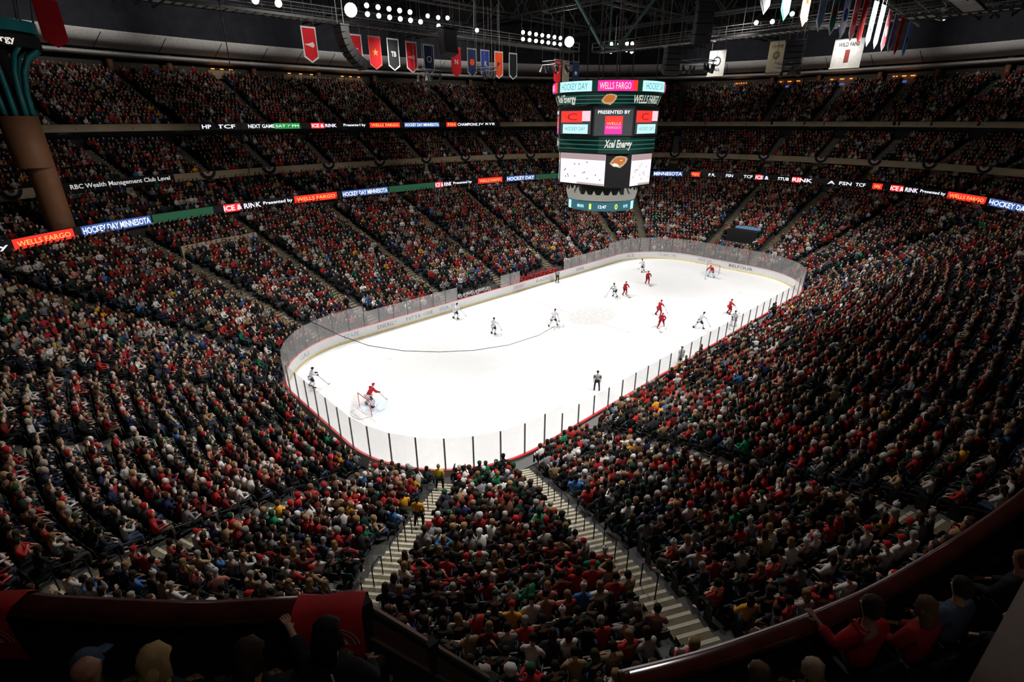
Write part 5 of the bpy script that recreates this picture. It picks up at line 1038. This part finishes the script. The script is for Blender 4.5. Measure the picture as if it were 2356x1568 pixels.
for x, y, rz, po, kd, lab in ((-12.1, -9.9, -.9, 4, 'ref', 'referee in striped shirt and black trousers alone on the near ice'), (-4.3, 1.9, -1.2, 1, 'white', 'white-shirted player skating near centre ice'), (8.4, 3.2, 1.2, 0, 'white', 'white-shirted player facing a red player beyond centre ice'), (9.8, 2.8, 2.8, 2, 'red', 'red-shirted player beside a white-shirted one beyond centre ice'),
                            (20.4, 7.1, -.5, 1, 'white', 'white-shirted player farthest up the ice in front of the far boards'), (15.9, 3.5, 2.6, 2, 'red', 'red-shirted player just below the farthest white-shirted one'), (6.5, -4, -1.8, 0, 'red', 'upright red-shirted player in the middle right of the ice'), (3.6, -6.1, 2.2, 1, 'red', 'red-shirted player striding low with stick stretched out'),
                            (6.1, -9, -1.9, 1, 'white', 'white-shirted player with dark shorts near the right boards'), (12.5, -9.2, -2.2, 2, 'red', 'red-shirted player farthest right on the ice'), (9.4, -11.2, 1.8, 2, 'white', 'white-shirted player by the right-hand boards'), (-3, -12.1, -.4, 4, 'ref', 'official standing against the near side boards'),
                            (7.8, 12.2, 2.9, 4, 'ref', 'official standing against the far boards before the red bench'), (24.9, -.9, 1.6, 3, 'goalie', 'red-shirted goalkeeper at the far goal'), (-10.4, 10.7, -1.6, 0, 'white', 'white-shirted player with dark helmet near the far bench'), (-10.3, 4.6, -1.4, 2, 'white', 'white-shirted player nearest the arc of the cable'),
                            (-28.4, 6.4, -1.8, 0, 'white', 'white-shirted player with dark shorts in the left corner'), (-26.5, .5, -1.5, 3, 'goalie', 'red-shirted goalkeeper in front of the near goal')):
    player(x, y, rz, po, kd, lab)
# benches behind the far boards
for nm, x0, x1, kd in (('left', -7.4, -1.9, 'white'), ('right', 1.2, 10.3, 'red')):
    b_ = MB().box(((x0+x1)/2, 14.2, .66), (x1-x0, .35, .06)).box(((x0+x1)/2, 14.36, .3), (x1-x0, .05, .6)).build('team_bench', m_conc); tag(b_, ('white team bench' if kd == 'white' else 'red team bench')+' behind the far boards', 'bench')
    n = int((x1-x0)/.62)
    for k in range(n):
        x = x0+.3+k*.62; p = PROTO[k % 3]; c = WHI if kd == 'white' else RED
        o = link_mesh('person', p['body'], None, (x, 14.15, .18), PI+rng.normal(0, .15), (.5, .3, .2)); tag(o, '%s-shirted player sitting on the %s bench, %s from left' % (kd, kd, ordn(min(k, 12)) if k < 13 else 'last'), 'person', '%s team players on the bench' % kd)
        link_mesh('jersey', p['top'], o, color=c); link_mesh('shorts', p['legs'], o, color=NAVY if kd == 'white' else (.2, .01, .02)); link_mesh('helmet', p['hair']['short'], o, color=NAVY if kd == 'white' else RED)
    for k, dx in enumerate((1.2, 3.4)):
        f_ = SKP[4]; o = link_mesh('person', f_['body'], None, (x0+dx, 14.95, .25), PI, (.5, .3, .2)); tag(o, 'person in dark suit standing behind the %s team bench, %s' % (kd, ('left', 'right')[k]), 'person', 'coaches'); link_mesh('jacket', f_['top'], o, color=(.03, .03, .035)); link_mesh('trousers', f_['legs'], o, color=BLK)
# usher on the centre stairs and one by the glass
def stand_person(x, y, z, rz, top, legs, hair, label, pose=4):
    f_ = SKP[pose]; o = link_mesh('person', f_['body'], None, (x, y, z+.01), rz, (.45, .26, .18)); tag(o, label, 'person'); link_mesh('jacket', f_['top'], o, color=top); link_mesh('trousers', f_['legs'], o, color=legs)
    if 'hairm' not in f_: f_['hairm'] = hair_mesh('short', f_['head'], Vector((0, 1, -.1)), 'short_hair'); f_['hairm'].materials.append(CLOTH)
    link_mesh('hair', f_['hairm'], o, color=hair); return o
def on_bowl(u_, v_):
    d = cf+(u_-1178)/FOC*cr-(v_-784)/FOC*cu
    for t_ in np.arange(5, 60, .02):
        q = CAM+d*t_; r_q = q[:2]-IN; al = (r_q*DIR).sum(1); pe = np.abs(r_q[:, 0]*-DIR[:, 1]+r_q[:, 1]*DIR[:, 0]); pe[al < -3] = 9; i = int(pe.argmin()); k = int(al[i]/((D_LOW[i]+.3)/KL)); zz = ZL+RL*k if al[i] > 0 else 0
        if q[2] <= zz: return q[0], q[1], zz
for uu, vv, tp, hr, lab in ((965, 1215, (.75, .32, .02), (.02, .015, .01), 'usher in yellow-orange jacket standing on the centre stairway'), (1012, 1128, (.8, .6, .04), (.3, .2, .1), 'usher in bright yellow jacket by the near corner glass'), (1560, 868, (.8, .55, .04), (.03, .02, .01), 'usher in yellow jacket beside the near side boards'), (236, 748, (.8, .42, .02), (.1, .05, .02), 'person in orange-yellow top standing in the left stands')):
    q = on_bowl(uu, vv)
    if q: i = sidx(q[0], q[1]); stand_person(q[0], q[1], q[2], math.atan2(-DIR[i][1], -DIR[i][0])-PI/2, tp, BLK, hr, lab)
q = on_bowl(1052, 1138); stand_person(q[0], q[1], q[2], -.8, BLK, BLK, BLK, 'camera operator in black at the near corner glass')

# ------------------------------------------------------------------ the balcony in the foreground
cx, cy = CAM[0], CAM[1]; m_wood = M('dark_red_wood', (.05, .010, .008), .13, noise=.35, scale=3, spec=.6); m_wood2 = M('brown_rail_panel', (.10, .05, .045), .4); m_fl = M('balcony_floor_dark', (.012, .011, .011), .8); m_edge = M('rail_metal_edge', (.55, .5, .48), .22, .8)
LP_ = [(-3.4, 6.9), (-1.9, 5.75), (-1.01, 5.02), (-.67, 4.65), (.08, 3.87), (.73, 3.31), (1.15, 2.96)]; RP_ = [(3.1, 1.67), (4.05, 1.13), (5.39, .5), (6.84, -.05), (9.67, -.88), (13.5, -1.7), (18, -2.5)]
def sweep(name, path, prof, m, label=None, cat=None, parent=None, smooth=False):
    """profile (out, up) swept along a 3D path; out = away from the camera side"""
    mb = MB(); vs = []; n = len(prof)
    for i, p in enumerate(path):
        a, b_ = Vector(path[max(0, i-1)]), Vector(path[min(len(path)-1, i+1)]); d = (b_-a); d.z = 0; d.normalize(); o = Vector((-d.y, d.x, 0))
        vs += [Vector(p)+o*x+V3(0, 0, z) for x, z in prof]
    mb.add(vs, [(i*n+k, i*n+(k+1) % n, (i+1)*n+(k+1) % n, (i+1)*n+k) for i in range(len(path)-1) for k in range(n)]+[tuple(range(n)), tuple((len(path)-1)*n+k for k in range(n-1, -1, -1))]); o = mb.build(name, m, parent, smooth)
    if label: tag(o, label, cat)
    return o
def refine(P, k=6):
    P = [Vector((*p, 0)) if len(p) == 2 else Vector(p) for p in P]; out = []
    for i in range(len(P)-1):
        p0, p1, p2, p3 = P[max(0, i-1)], P[i], P[i+1], P[min(len(P)-1, i+2)]
        for j in range(k): t_ = j/k; out.append(.5*((2*p1)+(-p0+p2)*t_+(2*p0-5*p1+4*p2-p3)*t_*t_+(-p0+3*p1-3*p2+p3)*t_**3))
    return out+[P[-1]]
LR = [Vector((cx+p.x, cy+p.y, 16.3)) for p in refine(LP_)]; RR = [Vector((cx+p.x, cy+p.y, 14.7)) for p in refine(RP_)]
MR = [Vector((cx+1.15, cy+2.96, 16.3)), Vector((cx+2.03, cy+2.43, 15.0)), Vector((cx+3.1, cy+1.67, 13.9))]
cap = [(.11, -.03), (.11, .02), (.06, .045), (-.06, .045), (-.11, .02), (-.11, -.03)]
lb_ = empty('balcony_parapet'); tag(lb_, 'dark wood balcony parapet with glossy rail at the bottom left', 'parapet')
sweep('top_rail', LR, cap, m_wood, parent=lb_, smooth=True); sweep('parapet_wall', LR, [(.08, -1.5), (.08, -.03), (-.06, -.03), (-.06, -1.5)], m_fl, parent=lb_)
rb_ = empty('balcony_parapet'); tag(rb_, 'curved dark red wooden balcony rail sweeping across the bottom right', 'parapet')
sweep('top_rail', RR, cap, m_wood, parent=rb_, smooth=True); sweep('parapet_wall', RR, [(.08, -1.6), (.08, -.03), (-.06, -.03), (-.06, -1.6)], m_fl, parent=rb_)
sweep('lower_rail', [p+V3(-.1, -.22, -.35) for p in RR], [(.04, -.03), (.04, .03), (-.04, .03), (-.04, -.03)], m_wood, parent=rb_)
mr = empty('stair_parapet'); tag(mr, 'sloping brown stair rail with two pale edges, bottom centre', 'parapet')
sweep('upper_edge', MR, [(.035, -.02), (.035, .02), (-.0, .02), (-.0, -.02)], m_edge, parent=mr); sweep('brown_panel', [p+V3(0, 0, -.02) for p in MR], [(.0, -.30), (.0, -.07), (-.03, -.07), (-.03, -.30)], m_wood2, parent=mr)
sweep('dark_upper_band', MR, [(.03, -.09), (.03, -.02), (-.02, -.02), (-.02, -.09)], m_black, parent=mr); sweep('lower_edge', [p+V3(0, 0, -.33) for p in MR], [(.0, -.015), (.0, .015), (-.05, .015), (-.05, -.015)], m_edge, parent=mr); sweep('parapet_wall', MR, [(.02, -1.9), (.02, -.34), (-.04, -.34), (-.04, -1.9)], m_fl, parent=mr)
for q in (0, .48, 1.0):
    p = MR[0].lerp(MR[1], q); MB().box(p+V3(0, 0, -.5), (.09, .09, 1.1)).build('post', m_black, mr)
# floors: left terrace above, right terrace below, stepping up towards the camera
def plate(poly, z0, z1, nm, m=m_fl): return structure(MB().prism([(cx+a, cy+b_) for a, b_ in poly], z0, z1).build(nm, m))
def inset(P, d): # shift a plan polyline towards the camera side
    out = []
    for i, p in enumerate(P):
        a, b_ = P[max(0, i-1)], P[min(len(P)-1, i+1)]; dx, dy = b_[0]-a[0], b_[1]-a[1]; l = math.hypot(dx, dy); out.append((p[0]+dy/l*d, p[1]-dx/l*d))
    return out
LPp = [(p.x-cx, p.y-cy) for p in LR]; RPp = [(p.x-cx, p.y-cy) for p in RR]
plate(LPp+[(1.6, 2.0), (1.0, -.2), (-3, -1.2), (-6, 3.5)], 14.9, 15.2, 'balcony_floor_left'); L2 = inset(LPp, 1.35); plate(L2+[(1.0, -.2), (-3, -1.2), (-6, 3.5)], 15.2, 15.62, 'balcony_step_left')
plate(RPp+[(18, -9), (3, -6), (1.6, 1.2), (2.2, 2.2)], 13.3, 13.6, 'balcony_floor_right'); R2_ = inset(RPp, 1.4); plate(R2_+[(18, -9), (3, -6)], 13.6, 14.0, 'balcony_step_right')
# right-hand pillar
qa = CAM+4*(cf+(2356-1178)/FOC*cr-(1400-784)/FOC*cu); o = MB().box((qa[0]+.9*cr[0]+.15, qa[1]+.9*cr[1]-.15, 17.2), (1.8, .5, 7), mx=Matrix.Rotation(math.atan2(cr[1], cr[0]), 3, 'Z')).build('pillar', M('pillar_beige', (.50, .43, .39), .7)); tag(o, 'pale beige pillar edge at the bottom right corner', 'pillar')
# red towels on the left rail
def towel(i0, i1, label):
    P = LR[i0:i1+1]; t_ = empty('rally_towel', P[len(P)//2]); tag(t_, label, 'towel'); b_ = P[len(P)//2]; n = len(P); K = 9; vs = []
    offs = [(.14, -.42), (.14, -.2), (.135, 0), (.08, .062), (-.07, .064), (-.13, .02), (-.14, -.15), (-.15, -.32), (-.14, -.46)]
    for i, p in enumerate(P):
        a, c = P[max(0, i-1)], P[min(n-1, i+1)]; d = (c-a).normalized(); o_ = Vector((-d.y, d.x, 0))
        for k, (x, z) in enumerate(offs): wv = .012*math.sin(i*1.3+k); vs.append(p+o_*(x+wv)+V3(0, 0, z+(.02*math.sin(i*.9) if k > 6 else 0))-b_)
    mb = MB(); mb.add(vs, [(i*K+k, i*K+k+1, (i+1)*K+k+1, (i+1)*K+k) for i in range(n-1) for k in range(K-1)]); mb.build('cloth', M('towel_red', (.42, .008, .012), .8), t_, True)
    m_ = n//2; a, c = P[m_-1], P[min(n-1, m_+1)]; d = (c-a).normalized(); o_ = Vector((-d.y, d.x, 0)); up_ = V3(0, 0, 1)
    for r0, r1 in ((.10, 0), (.155, .145), (.19, .18)):
        mb = MB(); L_ = 20; vs = []
        for k in range(L_+1):
            a_ = PI*k/L_
            for r in (r0, r1): vs.append(-o_*.168+d*(-r*math.cos(a_))+up_*(-.23+r*math.sin(a_)))
        mb.add(vs, [(2*k, 2*k+1, 2*k+3, 2*k+2) for k in range(L_)]); mb.build('printed_arch', M('towel_print', (.6, .55, .55), .8), t_)
    return t_
nL = len(LR); towel(nL-7, nL-1, 'red rally towel with white arch hung over the rail, bottom left of centre'); towel(9, 14, 'red rally towel over the rail at the bottom left corner')
# people on the balcony, seen from behind
def hi_fig(a): J, h = seated(**a); f_ = figure(J, 2, 1.05, True, h); 
def bal(a, dx, dy, hz, rz, top, legs, skin, hair, hk, label, scale=1.0, bulk=1.22, props=None):
    J, h = seated(**a); f_ = figure(J, 2, bulk, True, h)
    for k in ('body', 'top', 'legs'): f_[k].materials.clear(); f_[k].materials.append(SKIN if k == 'body' else CLOTH)
    z = hz-1.27*scale; x, y = cx+dx, cy+dy
    hl = Vector((f_['head'].x, f_['head'].y, 0)); hl.rotate(Matrix.Rotation(rz, 3, 'Z').to_quaternion())
    o = link_mesh('person', f_['body'], None, (x-hl.x*scale, y-hl.y*scale, z), rz, skin); o.scale = (scale,)*3; tag(o, label, 'person'); link_mesh('jacket', f_['top'], o, color=top); link_mesh('trousers', f_['legs'], o, color=legs)
    if hk: m_ = hair_mesh(hk, f_['head'], f_['hdv'], 'hair_'+hk); m_.materials.append(CLOTH); link_mesh({'cap': 'baseball_cap', 'knit': 'knitted_hat'}.get(hk, 'hair'), m_, o, color=hair)
    s_ = empty('folding_seat', (x-hl.x, y-hl.y, z), rz); tag(s_, 'dark seat under the '+label.split(',')[0], 'seat', 'balcony seats')
    for nm, me in seat_me: link_mesh(nm, me, s_)
    return o, f_
FW = -.80 # facing the ice
dk, dk2 = (.010, .010, .012), (.02, .02, .025)
bal(dict(hdir=(.5, 1, -.2)), -.53, 3.55, 16.58, FW, dk, dk, (.34, .17, .11), None, None, 'balding person in black seen from behind, bottom left')
bal(dict(hdir=(.4, 1, -.1)), -.17, 3.27, 16.62, FW, dk2, dk, (.40, .24, .16), (.38, .26, .12), 'long', 'person with long blond hair, bottom left')
bal(dict(hdir=(.2, 1, -.2)), -.55, 3.95, 16.25, FW, (.02, .03, .06), dk, (.35, .2, .14), (.05, .08, .14), 'cap', 'person in blue cap beside the blond one')
bal(dict(wr=((.13, .30, .66), (.05, .45, .98)), el=((.26, .06, .8), (.27, .22, .84)), hdir=(.5, 1, -.1)), .30, 2.90, 16.6, FW, dk, dk, (.42, .25, .18), (.03, .018, .012), 'long', 'brown-haired person in black reaching out a hand')
o_, f_ = bal(dict(hdir=(.1, 1, -.2)), .74, 2.64, 16.66, FW-.1, dk, dk, (.3, .18, .12), (.008, .006, .005), 'long', 'dark-haired person with a pale lanyard before the red towel', 1.0)
MB().tube([(.09, -.13, 1.12), (.13, -.16, 1.0), (.12, -.175, .85), (.06, -.17, .7), (.0, -.16, .62)], .008, 5).build('lanyard', M('lanyard_pale', (.4, .38, .35), .7), o_)
bal(dict(el=((.34, .05, .86), (.30, .05, .84)), wr=((.36, .25, .95), (.2, .28, .72)), hdir=(-.3, 1, -.1)), 5.30, .16, 15.25, FW+.35, (.30, .006, .012), dk, (.3, .17, .12), (.03, .022, .018), 'short', 'person in red jacket leaning at the right balcony rail', 1.05)
bal(dict(hdir=(.2, 1, -.2)), 4.28, .36, 15.1, FW+.3, dk2, dk, (.42, .25, .18), (.30, .22, .15), 'short', 'person with short fair hair, bottom right of the photo')
bal(dict(hdir=(-.4, 1, -.1)), 3.86, .70, 15.1, FW+.3, dk, dk, (.40, .22, .15), (.10, .06, .04), 'short', 'brown-haired person in black at the bottom, left of the fair-haired one')
bal(dict(hdir=(.2, 1, 0)), 5.90, -.24, 15.1, FW+.4, (.22, .01, .015), dk, (.4, .24, .17), (.10, .05, .03), 'long', 'person with brown hair in dark red, right of the red jacket')
bal(dict(hdir=(-.2, 1, 0)), 6.35, -.45, 15.2, FW+.4, (.05, .07, .11), dk, (.35, .2, .14), (.02, .015, .012), 'short', 'person in grey-blue shirt leaning forward, right balcony')
bal(dict(hdir=(-.6, 1, 0)), 6.32, -.90, 15.15, FW+.4, dk2, dk, (.45, .28, .2), None, None, 'balding person at the far bottom right')
bal(dict(hdir=(-.6, 1, 0)), 7.5, -.9, 15.1, FW+.4, dk2, dk, (.42, .22, .15), (.15, .06, .03), 'short', 'person with reddish face at the right edge by the rail')
